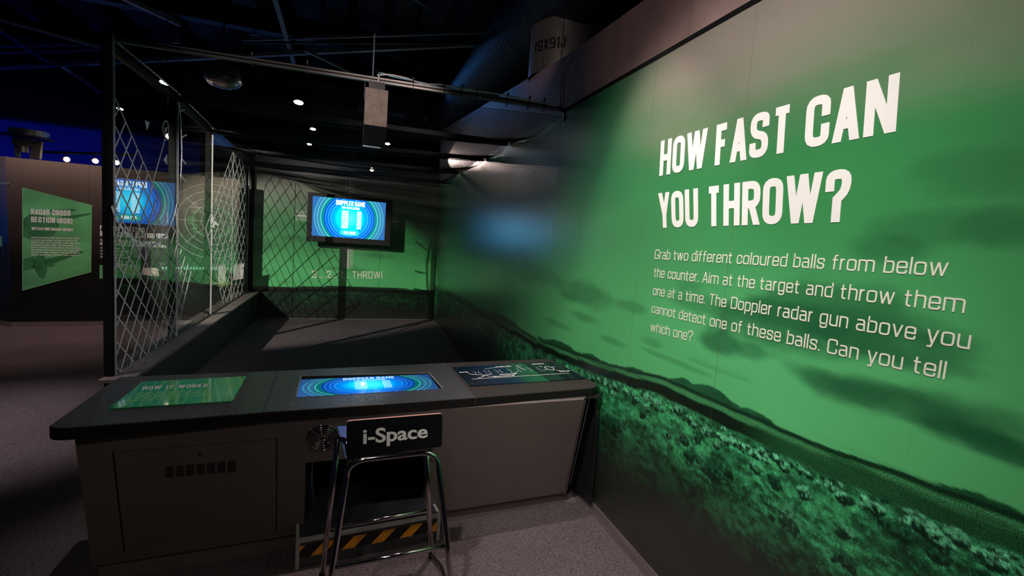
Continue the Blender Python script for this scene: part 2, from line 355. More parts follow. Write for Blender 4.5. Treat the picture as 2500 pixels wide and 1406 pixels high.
# ------------------------------------------------------------------ floor, ceiling
fl = MB().box((-9, -1.5, -.05), (6, 13, 0)).build('floor', 'carpet'); fl['kind'] = 'structure'
ce = struct('ceiling', (0, 5, 4.6))
MB().box((-9, -1.5, 4.62), (6, 13, 4.7)).build('ceiling_deck', 'deck', ce)
for k in range(16):
    x = -8.3+k*.86
    MB().hexa([(x+.1, -1.5, 4.42), (x+.38, -1.5, 4.42), (x+.38, 13, 4.42), (x+.1, 13, 4.42), (x-.02, -1.5, 4.62), (x+.5, -1.5, 4.62), (x+.5, 13, 4.62), (x-.02, 13, 4.62)]).build('deck_rib', 'black', ce)
for y in (1.2, 3.4, 5.4, 7.6, 9.8): MB().box((-9, y, 4.15), (6, y+.16, 4.42)).build('ceiling_beam', 'black', ce)

# ------------------------------------------------------------------ mural print (content painted on the vertices of each panel)
rng = np.random.default_rng(7)
_lat = rng.random((256, 256))
def vnoise(x, y):
    xi = np.floor(x).astype(int); yi = np.floor(y).astype(int); fx = x-xi; fy = y-yi
    fx = fx*fx*(3-2*fx); fy = fy*fy*(3-2*fy)
    g = lambda a, b: _lat[a % 256, b % 256]
    return (g(xi, yi)*(1-fx)+g(xi+1, yi)*fx)*(1-fy)+(g(xi, yi+1)*(1-fx)+g(xi+1, yi+1)*fx)*fy
def fbm(x, y, o=5, l=2.03, g=.5):
    s = 0; a = 1; t = 0
    for i in range(o): s = s+a*vnoise(x+17.3*i, y+9.1*i); t += a; a *= g; x = x*l; y = y*l
    return s/t
def sst(x, a, b): t = np.clip((x-a)/(b-a), 0, 1); return t*t*(3-2*t)
def mix(a, b, t): return a*(1-t[..., None])+np.asarray(b)*t[..., None]
HK = [(.3, 1.04), (.55, 1.012), (.72, .995), (.92, .974), (1.2, .96), (1.6, .952), (1.75, .95), (2.0, .915), (2.2, .89), (2.7, .84), (3.4, .792), (4.5, .77), (6., .745), (7.2, .728), (8.0, .69), (8.7, .62)]
CLOUDS = [  # photo centre, half length, half height (m), strength
 ((1300, 665), .55, .10, .8), ((1240, 655), .5, .08, .5), ((1420, 715), .36, .085, .75), ((1530, 745), .16, .035, .5), ((1425, 775), .2, .03, .5), ((1360, 790), .3, .025, .4),
 ((1500, 835), .16, .02, .45), ((1590, 835), .1, .02, .4), ((1720, 745), .22, .045, .5), ((1880, 800), .3, .09, .85), ((2010, 770), .30, .12, .8), ((1760, 835), .12, .055, .95), ((1830, 855), .09, .03, .7),
 ((2100, 820), .28, .07, .8), ((2050, 945), .17, .045, .85), ((1990, 920), .12, .035, .6), ((2200, 985), .22, .045, .85), ((2350, 1010), .16, .045, .8), ((2390, 1075), .14, .035, .95), ((2470, 1110), .1, .03, .8),
 ((2300, 560), .2, .05, .5), ((2150, 610), .12, .05, .65), ((2380, 420), .16, .06, .4), ((2450, 560), .1, .05, .45), ((1640, 880), .3, .014, .4), ((1750, 900), .2, .014, .35), ((2200, 1150), .3, .01, .25), ((1680, 700), .1, .03, .35)]
CL3 = []
for p, a, b, s in CLOUDS:
    q = onx(p, BX) if p[0] > 1370 else oncage(p); CL3.append((q.y, q.z, a, b, s))
def mural(u, z, back=False):
    n1 = fbm(u*1.6, z*5, 5); n2 = fbm(u*7+40, z*22, 5)
    if back:
        hz = .545+.02*np.sin(u*2.1+1)+.012*fbm(u*3, u*0, 3)
    else:
        hz = np.interp(u, [k[0] for k in HK], [k[1] for k in HK])+.012*(fbm(u*9, u*0+3, 4)-.5)
        hill = 0*hz
        for (hp, hw, hh) in ((1.47, .13, .042), (1.62, .08, .03), (1.25, .08, .016), (2.9, .25, .035), (4.2, .4, .04), (2.45, .1, .02), (.62, .1, .012), (2.0, .09, .012)): hill = np.maximum(hill, hh*np.exp(-((u-hp)/hw)**2))
    v = z-hz
    bright = np.array([.095, .46, .165]); mid = np.array([.042, .25, .08]); deep = np.array([.016, .15, .05]); taupe = np.array([.27, .235, .20])
    c = np.zeros(u.shape+(3,))+bright
    c = mix(c, mid, sst(v, .15, .75)); c = mix(c, deep, .6*sst(v, .7, 1.2))
    c = c*(1+.22*(n1-.5))[..., None]
    dark = np.array([.012, .10, .035])
    if not back:
        for (cy, cz, a, b, s) in CL3:
            e = ((u-cy)/a)**2+((z-cz)/b)**2; e = e+1.5*(n2-.5)+.5*(n1-.5)
            c = mix(c, dark, np.clip(s*.8*(1-sst(e, .15, 1.3)), 0, 1))
        t = sst(z+.25*(n1-.5), 1.80, 2.36)*(1-sst(u, 1.75, 2.6))
        c = mix(c, taupe, t)
    else:
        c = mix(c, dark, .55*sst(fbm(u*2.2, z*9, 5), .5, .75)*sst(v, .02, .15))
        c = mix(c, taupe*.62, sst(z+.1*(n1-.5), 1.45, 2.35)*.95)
    # land
    if not back:
        hm = sst(hill-v+.006*(fbm(u*30, u*0+9, 3)-.5), -.0015, .002)*sst(hill, .004, .008)
        hc = np.zeros_like(c)+np.array([.010, .085, .030]); hc = hc*(.55+.9*fbm(u*22, z*60, 4))[..., None]
        c = mix(c, hc, hm) if False else c*(1-hm[..., None])+hc*hm[..., None]
    D = -v; land = sst(D, -.002, .003)
    far = np.array([.004, .03, .012])
    g = np.zeros_like(c)+np.array([.018, .12, .035])
    band = fbm(u*2.5, z*60, 4)
    g = mix(g, far, 1-sst(D, .012, .02)); g = mix(g, np.array([.045, .23, .08]), sst(band, .40, .6)*sst(D, .014, .022)*(1-sst(D, .04, .05)))
    w_ = .035*(n2-.5)
    g = mix(g, far*.35, sst(D+w_*.5, .034, .044)*(1-sst(D+w_*.5, .082, .092))*(1 if back else sst(u, .95, 1.35)))
    if not back: g = mix(g, np.array([.008, .055, .020]), sst(D+w_, .02, .04)*(1-sst(D+w_, .09, .12))*(1-sst(u, .95, 1.35))*(.4+.6*fbm(u*14, z*50, 3)))
    big = fbm(u*3.1+5, z*9, 4); tex = fbm(u*90, z*90, 2); tuft = fbm(u*24, z*48, 4); spk = np.clip((fbm(u*140+7, z*140, 1)-.80)*5, 0, 1)
    g2 = np.array([.026, .20, .075])*((.65+.75*sst(big, .36, .66))*(.35+1.25*tex)*(.45+1.05*sst(tuft, .3, .7))*(1-.55*sst(D, .12, .42))+1.3*spk*(1-sst(D, .3, .5)))[..., None]
    g = mix(g, g2, sst(D+w_*.5, .082, .095))
    r2 = np.random.default_rng(11)
    if not back:
        lim = u.min()-.3, u.max()+.3
        U1 = u[:, 0]; Z1 = z[0, :]
        def crown(uu, zz, rad, lum, i, flat=.8, darkonly=False):
            a0, a1 = np.searchsorted(U1, (uu-rad*2.2, uu+rad*2.2)); b0, b1 = np.searchsorted(Z1, (zz-rad*1.7, zz+rad*1.7))
            if a1-a0 < 1 or b1-b0 < 1: return
            sl = (slice(a0, a1), slice(b0, b1)); u_, z_ = u[sl], z[sl]
            e = ((u_-uu)/(rad*1.15))**2+((z_-zz)/(rad*flat))**2+2.6*(fbm(u_*46+i*1.7, z_*46, 3)-.5)
            m_ = (1-sst(e, .55, .95))*.97
            leaf = fbm(u_*130+i*3, z_*130, 2)
            top = sst((z_-zz)/rad+1.5*(leaf-.5), -.30, .55)
            hi = np.array([.11, .48, .24])*lum if not darkonly else np.array([.012, .10, .04])
            cc = mix(np.zeros_like(g[sl])+np.array([.001, .018, .008]), hi, np.clip(top*(.15+1.5*leaf), 0, 1))
            g[sl] = g[sl]*(1-m_[..., None])+cc*m_[..., None]
        for row, (d0, dr_, n_, r0, lum) in enumerate(((.098, .012, 150, .010, 1.0), (.118, .016, 260, .017, 1.25), (.15, .03, 80, .022, 1.0), (.23, .08, 44, .030, .6), (.34, .10, 22, .045, .5), (.5, .1, 8, .05, .3))):
            for i in range(n_):
                uu = .2+8.3*r2.random()**1.6; dd = d0+dr_*(r2.random()-.4)*1.6; rad = r0*(.7+.8*r2.random()); lm = lum*(.6+.6*r2.random()); dk = r2.random() < (.5, .06, .35, .75, .6, .8)[row]
                if not (lim[0] < uu < lim[1]): continue
                zz = np.interp(uu, [k[0] for k in HK], [k[1] for k in HK])-dd
                crown(uu, zz, rad, lm, i+row*31, .85, dk)
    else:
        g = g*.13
    fade = 1-sst(D+.08*(n1-.5), .20, .62)*.95
    g = g*fade[..., None]+np.array([.012, .011, .010])*(1-fade)[..., None]
    c = c*(1-land[..., None])+g*land[..., None]
    return np.clip(c, 0, 1), land
def mural_material():
    m, t, b = NT('mural_print'); b.inputs['Roughness'].default_value = .29; b.inputs['Specular IOR Level'].default_value = .95; b.inputs['Coat Weight'].default_value = .3; b.inputs['Coat Roughness'].default_value = .27
    at = t.nodes.new('ShaderNodeVertexColor'); at.layer_name = 'print'
    tc = t.nodes.new('ShaderNodeTexCoord'); n = t.nodes.new('ShaderNodeTexNoise'); n.inputs['Scale'].default_value = 260; n.inputs['Detail'].default_value = 4; n.inputs['Roughness'].default_value = .8
    t.links.new(tc.outputs['Object'], n.inputs['Vector'])
    r = t.nodes.new('ShaderNodeMapRange'); r.inputs['From Min'].default_value = .35; r.inputs['From Max'].default_value = .68; r.inputs['To Min'].default_value = .2; r.inputs['To Max'].default_value = 2.1
    t.links.new(n.outputs[0], r.inputs['Value'])
    mx = t.nodes.new('ShaderNodeMix'); mx.data_type = 'FLOAT'; mx.inputs[2].default_value = 1.0
    t.links.new(at.outputs['Alpha'], mx.inputs[0]); t.links.new(r.outputs[0], mx.inputs[3])
    vm = t.nodes.new('ShaderNodeVectorMath'); vm.operation = 'SCALE'
    t.links.new(at.outputs['Color'], vm.inputs[0]); t.links.new(mx.outputs[0], vm.inputs['Scale']); t.links.new(vm.outputs[0], b.inputs['Base Color'])
    n3 = t.nodes.new('ShaderNodeTexNoise'); n3.inputs['Scale'].default_value = 25; n3.inputs['Detail'].default_value = 3
    mp = t.nodes.new('ShaderNodeMapping'); mp.inputs['Scale'].default_value = (1, 1, 14); t.links.new(tc.outputs['Object'], mp.inputs[0]); t.links.new(mp.outputs[0], n3.inputs['Vector'])
    bp = t.nodes.new('ShaderNodeBump'); bp.inputs['Strength'].default_value = .12; bp.inputs['Distance'].default_value = .002
    t.links.new(n3.outputs[0], bp.inputs['Height']); t.links.new(bp.outputs[0], b.inputs['Normal']); return m
MUR = mural_material()
def mural_panel(parent, p0, p1, z0, z1, u0, u1, step, back=False, nrm=None):
    """one printed board: p0,p1 plan positions of its ends, front face gridded and coloured, 12 mm thick"""
    nu = max(2, int(abs(u1-u0)/step)); zm = 1.07 if not back else .7
    zs_ = np.concatenate([np.linspace(z0, zm, max(2, int((zm-z0)/step)))[:-1], np.linspace(zm, z1, max(2, int((z1-zm)/max(step*2, .014))))]); nz = len(zs_)-1
    U, Z = np.meshgrid(np.linspace(u0, u1, nu+1), zs_, indexing='ij')
    col, land = mural(U, Z, back)
    p0 = Vector(p0); p1 = Vector(p1); nrm = Vector(nrm); loc = parent.location
    V = []; 
    tt = np.linspace(0, 1, nu+1)
    for i in range(nu+1):
        q = p0.lerp(p1, float(tt[i]))
        for j in range(nz+1): V.append((q.x-loc.x, q.y-loc.y, Z[i, j]-loc.z))
    Fc = [(i*(nz+1)+j, (i+1)*(nz+1)+j, (i+1)*(nz+1)+j+1, i*(nz+1)+j+1) for i in range(nu) for j in range(nz)]
    n = len(V); bk = -nrm*.012
    ring = [0, nu*(nz+1), nu*(nz+1)+nz, nz]
    for k in ring: V.append(tuple(Vector(V[k])+bk))
    Fc += [(n, n+1, n+2, n+3)]+[(ring[k], ring[(k+1) % 4], n+(k+1) % 4, n+k) for k in range(4)]
    me = bpy.data.meshes.new('mural_panel'); me.from_pydata(V, [], Fc); me.update()
    ca = me.color_attributes.new('print', 'FLOAT_COLOR', 'POINT')
    data = np.ones((len(V), 4), np.float32); data[:, :3] = .01; data[:n, :3] = col.reshape(-1, 3); data[:n, 3] = land.reshape(-1)
    ca.data.foreach_set('color', data.ravel())
    me.materials.append(MUR); o = bpy.data.objects.new('mural_panel', me); sc.collection.objects.link(o); o.parent = parent; return o

wr = struct('wall_right', (BX, 2, 0))
MB().hexa([(BX+.012, -1, 0), (BX+.16, -1, 0), (BX+.16, YB, 0), (BX+.012, YB, 0), (BX+.012, -1, ZT-.01), (BX+.16, -1, ZT-.01), (BX+.16, YB, ZT-.01), (BX+.012, YB, ZT-.01)]).build('backing', 'black', wr)
a = Vector((BX, YB, 0))-cn*.012; b_ = CR-cn*.012; o4 = -cn*.15
MB().hexa([a, a+o4, b_+o4, b_, *(p+Vector((0, 0, 2.44)) for p in (a, a+o4, b_+o4, b_))]).build('backing', 'black', wr)
GAP = .0007
for (y0, y1, st) in ((-1.0, .16, .05), (.16, .772, .0045), (.772, 1.452, .0045), (1.452, 2.053, .005), (2.053, 2.727, .007), (2.727, YB, .009)):
    ga, gb = [.0001 if y == .772 else GAP for y in (y0, y1)]
    mural_panel(wr, (BX, y0+ga, 0), (BX, y1-gb, 0), .0, ZT, y0, y1, st, nrm=(-1, 0, 0))
ys = [YB, 3.95, 5.1, 6.3, 7.5, 8.6]
for y0, y1 in zip(ys, ys[1:]):
    f0 = (y0-YB)/(8.6-YB); f1 = (y1-YB)/(8.6-YB)
    q0 = Vector((BX, YB, 0)).lerp(CR, f0); q1 = Vector((BX, YB, 0)).lerp(CR, f1)
    mural_panel(wr, q0+cd*GAP, q1-cd*GAP, 0, 2.455, y0, y1, .02, nrm=cn)
wb = struct('wall_back', (0, 8.5, 0))
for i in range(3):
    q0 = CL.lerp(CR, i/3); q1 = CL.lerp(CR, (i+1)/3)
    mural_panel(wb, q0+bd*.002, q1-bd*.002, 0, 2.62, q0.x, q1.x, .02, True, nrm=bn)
q0 = CL-bn*.012-bd*.35; q1 = CR-bn*.012; qq = -bn*.12
MB().hexa([q0, q1, q1+qq, q0+qq, *(p+Vector((0, 0, 2.6)) for p in (q0, q1, q1+qq, q0+qq))]).build('backing', 'black', wb)

# lettering on the mural wall
RND = (0, .25, .5, .75, 1)
def wallquad(bl, br, ch):
    a = onx(bl, BX-.0012); b = onx(br, BX-.0012); return [a, b, b+Vector((0, 0, ch)), a+Vector((0, 0, ch))]
def q4(bl, br, tr, tl): return [onx(p, BX-.0012) for p in (bl, br, tr, tl)]
NW = (-1, 0, 0)
lettering('heading_lettering', 'HOW FAST CAN', q4((1609.4, 430), (2187, 321), (2198, 176), (1614, 344.6)), 'white', wr, cw=.53, t=.18, gap=.072, space=.25, ch=.17, nrm=NW)
lettering('heading_lettering', 'YOU THROW?', q4((1610, 556.5), (2070, 541.5), (2082, 409), (1607, 472)), 'white', wr, cw=.53, t=.18, gap=.072, space=.25, ch=.17, nrm=NW)
RND = (0, .5, 1)
for s, bl, br in (('Grab two different coloured balls from below', (1598, 632), (2312, 675)), ('the counter. Aim at the target and throw them', (1596, 676), (2354, 764.5)),
                  ('one at a time. The Doppler radar gun above you', (1593.5, 720), (2367, 853.5)), ('cannot detect one of these balls. Can you tell', (1590.5, 763.5), (2306, 927)),
                  ('which one?', (1587.5, 808), (1690, 834.5))):
    lettering('body_lettering', s, wallquad(bl, br, .0445), 'cream', wr, cw=.70, t=.105, gap=.125, space=.42, ch=.14, nrm=NW)
# bracket at the net corner of the wall
MB().box((BX-.012, 3.10, 2.36), (BX, 3.125, 2.42)).build('bracket', 'alu', wr)

# fascia above the mural
fa = struct('trim_1', (1.4, 4, 2.45))
FX = 1.40
def fp(y, z): return Vector((FX, y, z))
zt = lambda y: 2.80 if y < 2.6 else 2.80+(y-2.6)*.0975
for y0, y1 in ((-1, 1.9), (1.9, 3.2), (3.2, 8.6)):
    zl = 2.465 if y0 >= 3.2 else ZT+.012
    MB().hexa([(FX, y0+.002, zl), (FX+.1, y0+.002, zl), (FX+.1, y1-.002, zl), (FX, y1-.002, zl), (FX, y0+.002, zt(y0)), (FX+.1, y0+.002, zt(y0)), (FX+.1, y1-.002, zt(y1)), (FX, y1-.002, zt(y1))]).build('fascia_board', 'fascia', fa)
MB().box((BX-.003, -1, ZT-.010), (FX+.002, 3.16, ZT+.011)).build('shadow_gap_strip', 'matte_black', fa)  # solid black strip standing in for the shaded gap below the fascia

# skirting of the right wall
bs = struct('baseboard_right', (BX, 2, 0))
for y0, y1 in ((-1, 1.55), (1.553, 2.25), (2.253, 3.1)):
    o = MB().box((BX-.006, y0, 0), (BX-.0005, y1, .066)).build('skirting_strip', 'steel', bs)
for y in (.9, 1.66, 2.12, 2.42, 2.9):
    mb = MB(); disc(mb, (BX-.0062, y, .036), (-1, 0, 0), .005, .002, 10); mb.build('screw', 'screw', bs)
bb = struct('baseboard_back', (0, 8.5, 0))
o_ = bn*.005
MB().hexa([CL+o_, CR+o_, CR, CL, *(p+Vector((0, 0, .008)) for p in (CL+o_, CR+o_, CR, CL))]).build('edge_strip', 'alu', bb)
p = CR+cn*.004-cd*.01; q = p-cd*1.4
MB().bar(p+Vector((0, 0, .006)), q+Vector((0, 0, .006)), .006, .01).build('edge_strip', 'alu', bb)

# back wall print: crosshair ticks and countdown
def bq(bl, br, tr, tl): return [onback(p, .0012) for p in (bl, br, tr, tl)]
lettering('countdown_lettering', '3... 2... 1... THROW!', bq((761.5, 678), (933, 680), (933, 663), (761.5, 661)), 'cream', wb, cw=.72, t=.13, gap=.17, space=.45, ch=.14, nrm=bn)
def cross(p0, p1, wd, side, n, tl):
    a = onback(p0, .001); b = onback(p1, .001); mb = MB(); ribbon(mb, [a, b], wd, bn)
    d = (b-a); sdir = d.normalized().cross(bn)
    for k in range(n):
        c = a+d*((k+.8)/(n+.6))
        for s in (-1, 1): ribbon(mb, [c+sdir*s*wd*.9, c+sdir*s*(wd*.9+tl)], .008, bn)
    mb.build('crosshair_mark', 'grey_vinyl', wb)
cross((855.5, 415), (854, 474), .026, 0, 16, .06); cross((850, 596), (848.5, 655), .026, 0, 16, .06)
cross((720, 526), (749, 527.5), .026, 0, 7, .06); cross((974, 541), (951, 540.5), .026, 0, 6, .055)

# ------------------------------------------------------------------ low wall, ledge and glass partition (left side of the cage)
pw = thing('low_wall', 'dark low wall under the glass partition with a pale brown ledge on top', 'low wall', (GX, 6, 0))
zl0, zl1 = .375, .442; y0, y1 = 3.86, 8.42
inn = -1.42
def lz(y): return zl0+(zl1-zl0)*(y-3.93)/(8.31-3.93)
MB().hexa([(GX-.03, y0+.03, 0), (inn-.012, y0+.03, 0), (inn-.012+.02, y1, 0), (GX-.03, y1, 0), (GX-.03, y0+.03, lz(y0)-.025), (inn-.012, y0+.03, lz(y0)-.025), (inn+.008, y1, lz(y1)-.025), (GX-.03, y1, lz(y1)-.025)]).build('wall_body', 'low', pw)
MB().hexa([(GX-.05, y0, lz(y0)-.025), (inn, y0, lz(y0)-.025), (inn+.03, y1, lz(y1)-.025), (GX-.05, y1, lz(y1)-.025), (GX-.05, y0, lz(y0)), (inn, y0, lz(y0)), (inn+.03, y1, lz(y1)), (GX-.05, y1, lz(y1))]).build('ledge', 'ledge', pw, bevel=.002)
MB().bar((inn+.012, 8.25, .02), (inn+.012, 8.25, .40), .006, .006).build('corner_trim', 'alu', pw)

GT = [(3.955, 2.655), (5.18, 2.637), (6.31, 2.56), (7.30, 2.52), (8.31, 2.47)]
gp = thing('glass_partition', 'framed glass partition with white diamond lattice printed on its panes', 'partition', (GX, 6, .4))
for (ya, za), (yb, zb) in zip(GT, GT[1:]):
    MB().hexa([(GX, ya+.012, lz(ya)+.004), (GX+.008, ya+.012, lz(ya)+.004), (GX+.008, yb-.004, lz(yb)+.004), (GX, yb-.004, lz(yb)+.004),
               (GX, ya+.012, za-.01), (GX+.008, ya+.012, za-.01), (GX+.008, yb-.004, zb-.01), (GX, yb-.004, zb-.01)]).build('glass_pane', 'glass', gp)
    MB().bar((GX+.004, ya, za-.005), (GX+.004, yb, zb-.005), .014, .008).build('top_edge', 'alu', gp)
    MB().bar((GX-.03, ya, za-.05), (GX-.03, yb, zb-.05), .035, .05).build('top_rail', 'black', gp)
    MB().bar((GX-.02, ya, lz(ya)+.02), (GX-.02, yb, lz(yb)+.02), .02, .035).build('bottom_channel', 'black', gp)
    for k in (.15, .5, .85):
        yy = ya+(yb-ya)*k; mb = MB(); disc(mb, (GX+.009, yy, lz(yy)+.03), (1, 0, 0), .008, .003, 8); mb.build('screw', 'screw', gp)
for i, (yy, zz) in enumerate(GT):
    if i == 3:
        MB().bar((GX+.009, yy, lz(yy)), (GX+.009, yy, zz-.02), .006, .004).build('pane_joint', 'trimgrey', gp); continue
    wd = .10 if i == 0 else .07
    MB().box((GX-(.048 if i == 0 else .055), yy-(.022 if i == 0 else .02), lz(yy)), (GX-.004, yy+(.022 if i == 0 else .015), zz+(.02 if i == 0 else -.01))).build('post', 'post', gp)
    MB().bar((GX+.012, yy+.004, lz(yy)+.001), (GX+.012, yy+.004, zz-.005 if i else zz+.02), .013 if i == 0 else .009, .008).build('pane_trim', 'trimgrey', gp)
# printed lattice: two families of straight lines clipped to leaf-shaped fields
def clipline(y0, z0, dy, dz, poly):
    ts = []
    n = len(poly)
    for i in range(n):
        ax, az = poly[i]; bx, bz = poly[(i+1) % n]; ex, ez = bx-ax, bz-az; den = dy*ez-dz*ex
        if abs(den) < 1e-9: continue
        t = ((ax-y0)*ez-(az-z0)*ex)/den; s = ((ax-y0)*dz-(az-z0)*dy)/den
        if -1e-9 <= s <= 1+1e-9: ts.append(t)
    ts.sort(); return (ts[0], ts[-1]) if len(ts) >= 2 and ts[-1]-ts[0] > .02 else None
def lattice(poly, s1, d1, s2, d2, o1, o2, wd, name):
    mb = MB(); X = GX+.0095
    for slope, sp, off in ((s1, d1, o1), (s2, d2, o2)):
        for k in range(-40, 80):
            c = clipline(4., off+sp*k, 1, slope, poly)
            if c: ribbon(mb, [(X, 4+c[0], off+sp*k+slope*c[0]), (X, 4+c[1], off+sp*k+slope*c[1])], wd, (1, 0, 0), .0012)
    return mb.build(name, 'white', gp)
lattice([(3.985, 2.275), (5.60, .981), (5.163, .412), (3.985, .385)], -.80, .185, 1.30, .205, 2.262, 2.182, .0085, 'lattice_print')
LP = [(7.36, 2.50), (6.08, 1.41), (6.9, .46), (8.14, .45), (8.29, 1.16), (8.05, 2.2), (7.75, 2.47)]
lattice(LP, -1.0, .25, .85, .23, 2.02, 2.0, .010, 'lattice_print')
mb = MB(); ribbon(mb, [(GX+.0095, *q) for q in LP[:2]+[LP[2]]], .010, (1, 0, 0)); ribbon(mb, [(GX+.0095, *q) for q in LP[3:]], .010, (1, 0, 0)); mb.build('lattice_border', 'white', gp, kind='stuff')
mb = MB()
P2 = lambda pts: [onx(p, GX+.0095) for p in pts]
ribbon(mb, P2([(273, 505), (280, 525), (290, 545), (302, 562), (318, 580), (338, 593), (358, 599), (372, 598), (388, 590), (402, 577), (415, 555), (426, 530), (434, 495), (440, 460), (443, 420), (445, 370), (444, 330), (441, 285), (436, 245)]), .022, (1, 0, 0))
for a, b in (((357, 600), (356, 632)), ((382, 595), (383, 624)), ((326, 590), (320, 618)), ((300, 565), (290, 590)), ((403, 578), (410, 600)), ((420, 548), (429, 566)), ((434, 497), (441, 512)), ((444, 430), (455, 442)), ((446, 335), (456, 330)), ((440, 272), (450, 268)), ((446, 390), (455, 400))):
    ribbon(mb, P2([a, b]), .013, (1, 0, 0))
ribbon(mb, P2([(410, 342), (404, 338), (399, 325), (397, 312), (400, 300), (404, 295), (409, 297), (412, 310), (411, 328), (406, 341), (404, 343)]), .012, (1, 0, 0))
ribbon(mb, P2([(403, 340), (372, 450), (368, 466)]), .012, (1, 0, 0))
for tri in (((354, 293), (365, 299), (359, 318)), ((399, 390), (408, 376), (408, 403)), ((402, 313), (409, 309), (404, 328))): plate(mb, P2(tri), (1, 0, 0), .0012)
mb.build('compass_print', 'white', gp)

# ------------------------------------------------------------------ rails and net over the cage
RL = [Vector((GX, y, z)) for y, z in ((3.985, 2.655), (5.18, 2.60), (6.31, 2.53), (7.30, 2.49), (8.31, 2.46))]
RR = [Vector((BX-.002, 3.155, 2.452)), Vector((BX-.0, 4.41, 2.456)), Vector((BX+.02, 5.385, 2.45)), Vector((BX+.04, 6.815, 2.47)), Vector((1.42, 8.2, 2.47))]
nt = thing('ball_net', 'black net canopy stretched over the throwing cage on cross rails', 'net', (0, 5.8, 2.45))
d = (RR[0]-RL[0]); 
mb = MB().bar(RL[0], RR[0], .028, .034); mb.build('front_rail', 'rail', nt)
mb = MB().bar(RL[0]+Vector((0, -.018, .0)), RR[0]+Vector((0, -.018, .0)), .006, .008); mb.build('rail_groove', 'black', nt)
for i in range(1, 5): MB().bar(RL[i]-Vector((0, 0, .02)), RR[i]-Vector((0, 0, .02)), .045, .04).build('cross_rail', 'black', nt)
for i in range(4):
    A0, A1, B0, B1 = RL[i], RR[i], RL[i+1], RR[i+1]; nx = 140; ny = max(8, int(((B0-A0).length+(B1-A1).length)/2/.018))
    sag = (.07, .06, .07, .06)[i]; mb = MB()
    ru = random.Random(i)
    ph = [ru.uniform(0, 6) for _ in range(4)]
    def S(u, v):
        p = A0.lerp(A1, u).lerp(B0.lerp(B1, u), v)
        z = p.z-.045-sag*(4*v*(1-v))*(.7+.3*sin(5*u+ph[0]))-.02*sin(9*u+ph[1]+4*v)*(4*v*(1-v))-.04*(4*u*(1-u))
        return Vector((p.x+.01*sin(11*v+ph[2]), p.y, z))
    for j in range(ny+1):
        for k in range(nx):
            u0, u1 = k/nx, (k+1)/nx; e = .40/ny
            v0 = j/ny+(e if k % 2 else -e)*(1 if j % 2 else -1); v1 = j/ny+(e if (k+1) % 2 else -e)*(1 if j % 2 else -1)
            v0 = min(1, max(0, v0)); v1 = min(1, max(0, v1))
            a, b = S(u0, v0), S(u1, v1)
            r = .0014
            s_ = Vector((0, r, 0)); t_ = Vector((0, 0, r*1.6))
            mb.add([a-s_, a+s_, a+t_, b-s_, b+s_, b+t_], [(0, 1, 4, 3), (1, 2, 5, 4), (2, 0, 3, 5)])
    mb.build('netting', 'net', nt, kind='stuff')

# threaded rods that carry the front rail
for t_ in (.62,):
    p = RL[0].lerp(RR[0], .565)
hr = thing('hanging_rod', 'thin threaded rod holding up the front rail above the hanging grey box', 'rod', (p.x, p.y, p.z))
MB().tube([p+Vector((0, 0, -.06)), p+Vector((0, 0, .30))], .005, 8).build('rod', 'strut', hr)
mb = MB(); disc(mb, p+Vector((0, 0, -.045)), (0, 0, 1), .012, .018, 6); mb.build('nut', 'screw', hr)

# cables along the rail and up the fascia
def railpt(t, up=.03): return RL[0].lerp(RR[0], t)+Vector((0, -.012, up))
pts = [railpt(.575, .03), railpt(.60, .045), railpt(.64, .040), railpt(.68, .02), railpt(.72, .035), railpt(.76, .026), railpt(.80, .028), railpt(.86, .03), railpt(.91, .022), railpt(.95, .02), railpt(.985, .012)]
def cr(pts, n=6):
    P = [Vector(p) for p in pts]; P = [P[0]]+P+[P[-1]]; out = []
    for i in range(1, len(P)-2):
        for k in range(n):
            t = k/n; a, b, c, d = P[i-1:i+3]
            out.append(.5*((2*b)+(c-a)*t+(2*a-5*b+4*c-d)*t*t+(3*b-a-3*c+d)*t**3))
    return out+[P[-2]]
up = [onx(p, FX-.012) for p in ((1366, 262), (1368, 240), (1367, 205), (1372, 175), (1384, 150), (1394, 140))]
ca = thing('white_cable', 'white cable running along the front rail and up the brown fascia', 'cable', tuple(pts[0]))
MB().tube(cr(pts+up), .006, 8).build('cable_run', 'cable', ca, smooth=True)
tl = onplane((938, 190), railpt(.58), (0, 1, 0)); 
MB().tube(cr([railpt(.578, .03)+Vector((0, -.012, 0)), railpt(.578, -.0)+Vector((0, -.02, 0)), railpt(.576, -.06)+Vector((0, -.02, 0)), railpt(.578, -.10)+Vector((0, -.018, 0))]), [.006]*12+[.009]*7, 8).build('cable_tail', 'cable', ca, smooth=True)
cb = thing('blue_cable', 'thin blue cable tied along the front rail beside the white one', 'cable', tuple(pts[3]))
MB().tube(cr([railpt(.574, .03), railpt(.585, .05), railpt(.61, .035), railpt(.68, .028), railpt(.72, .018), railpt(.76, .032), railpt(.80, .034), railpt(.84, .034), railpt(.9, .03)]), .004, 8).build('cable_run', 'bluecable', cb, smooth=True)
zi = []
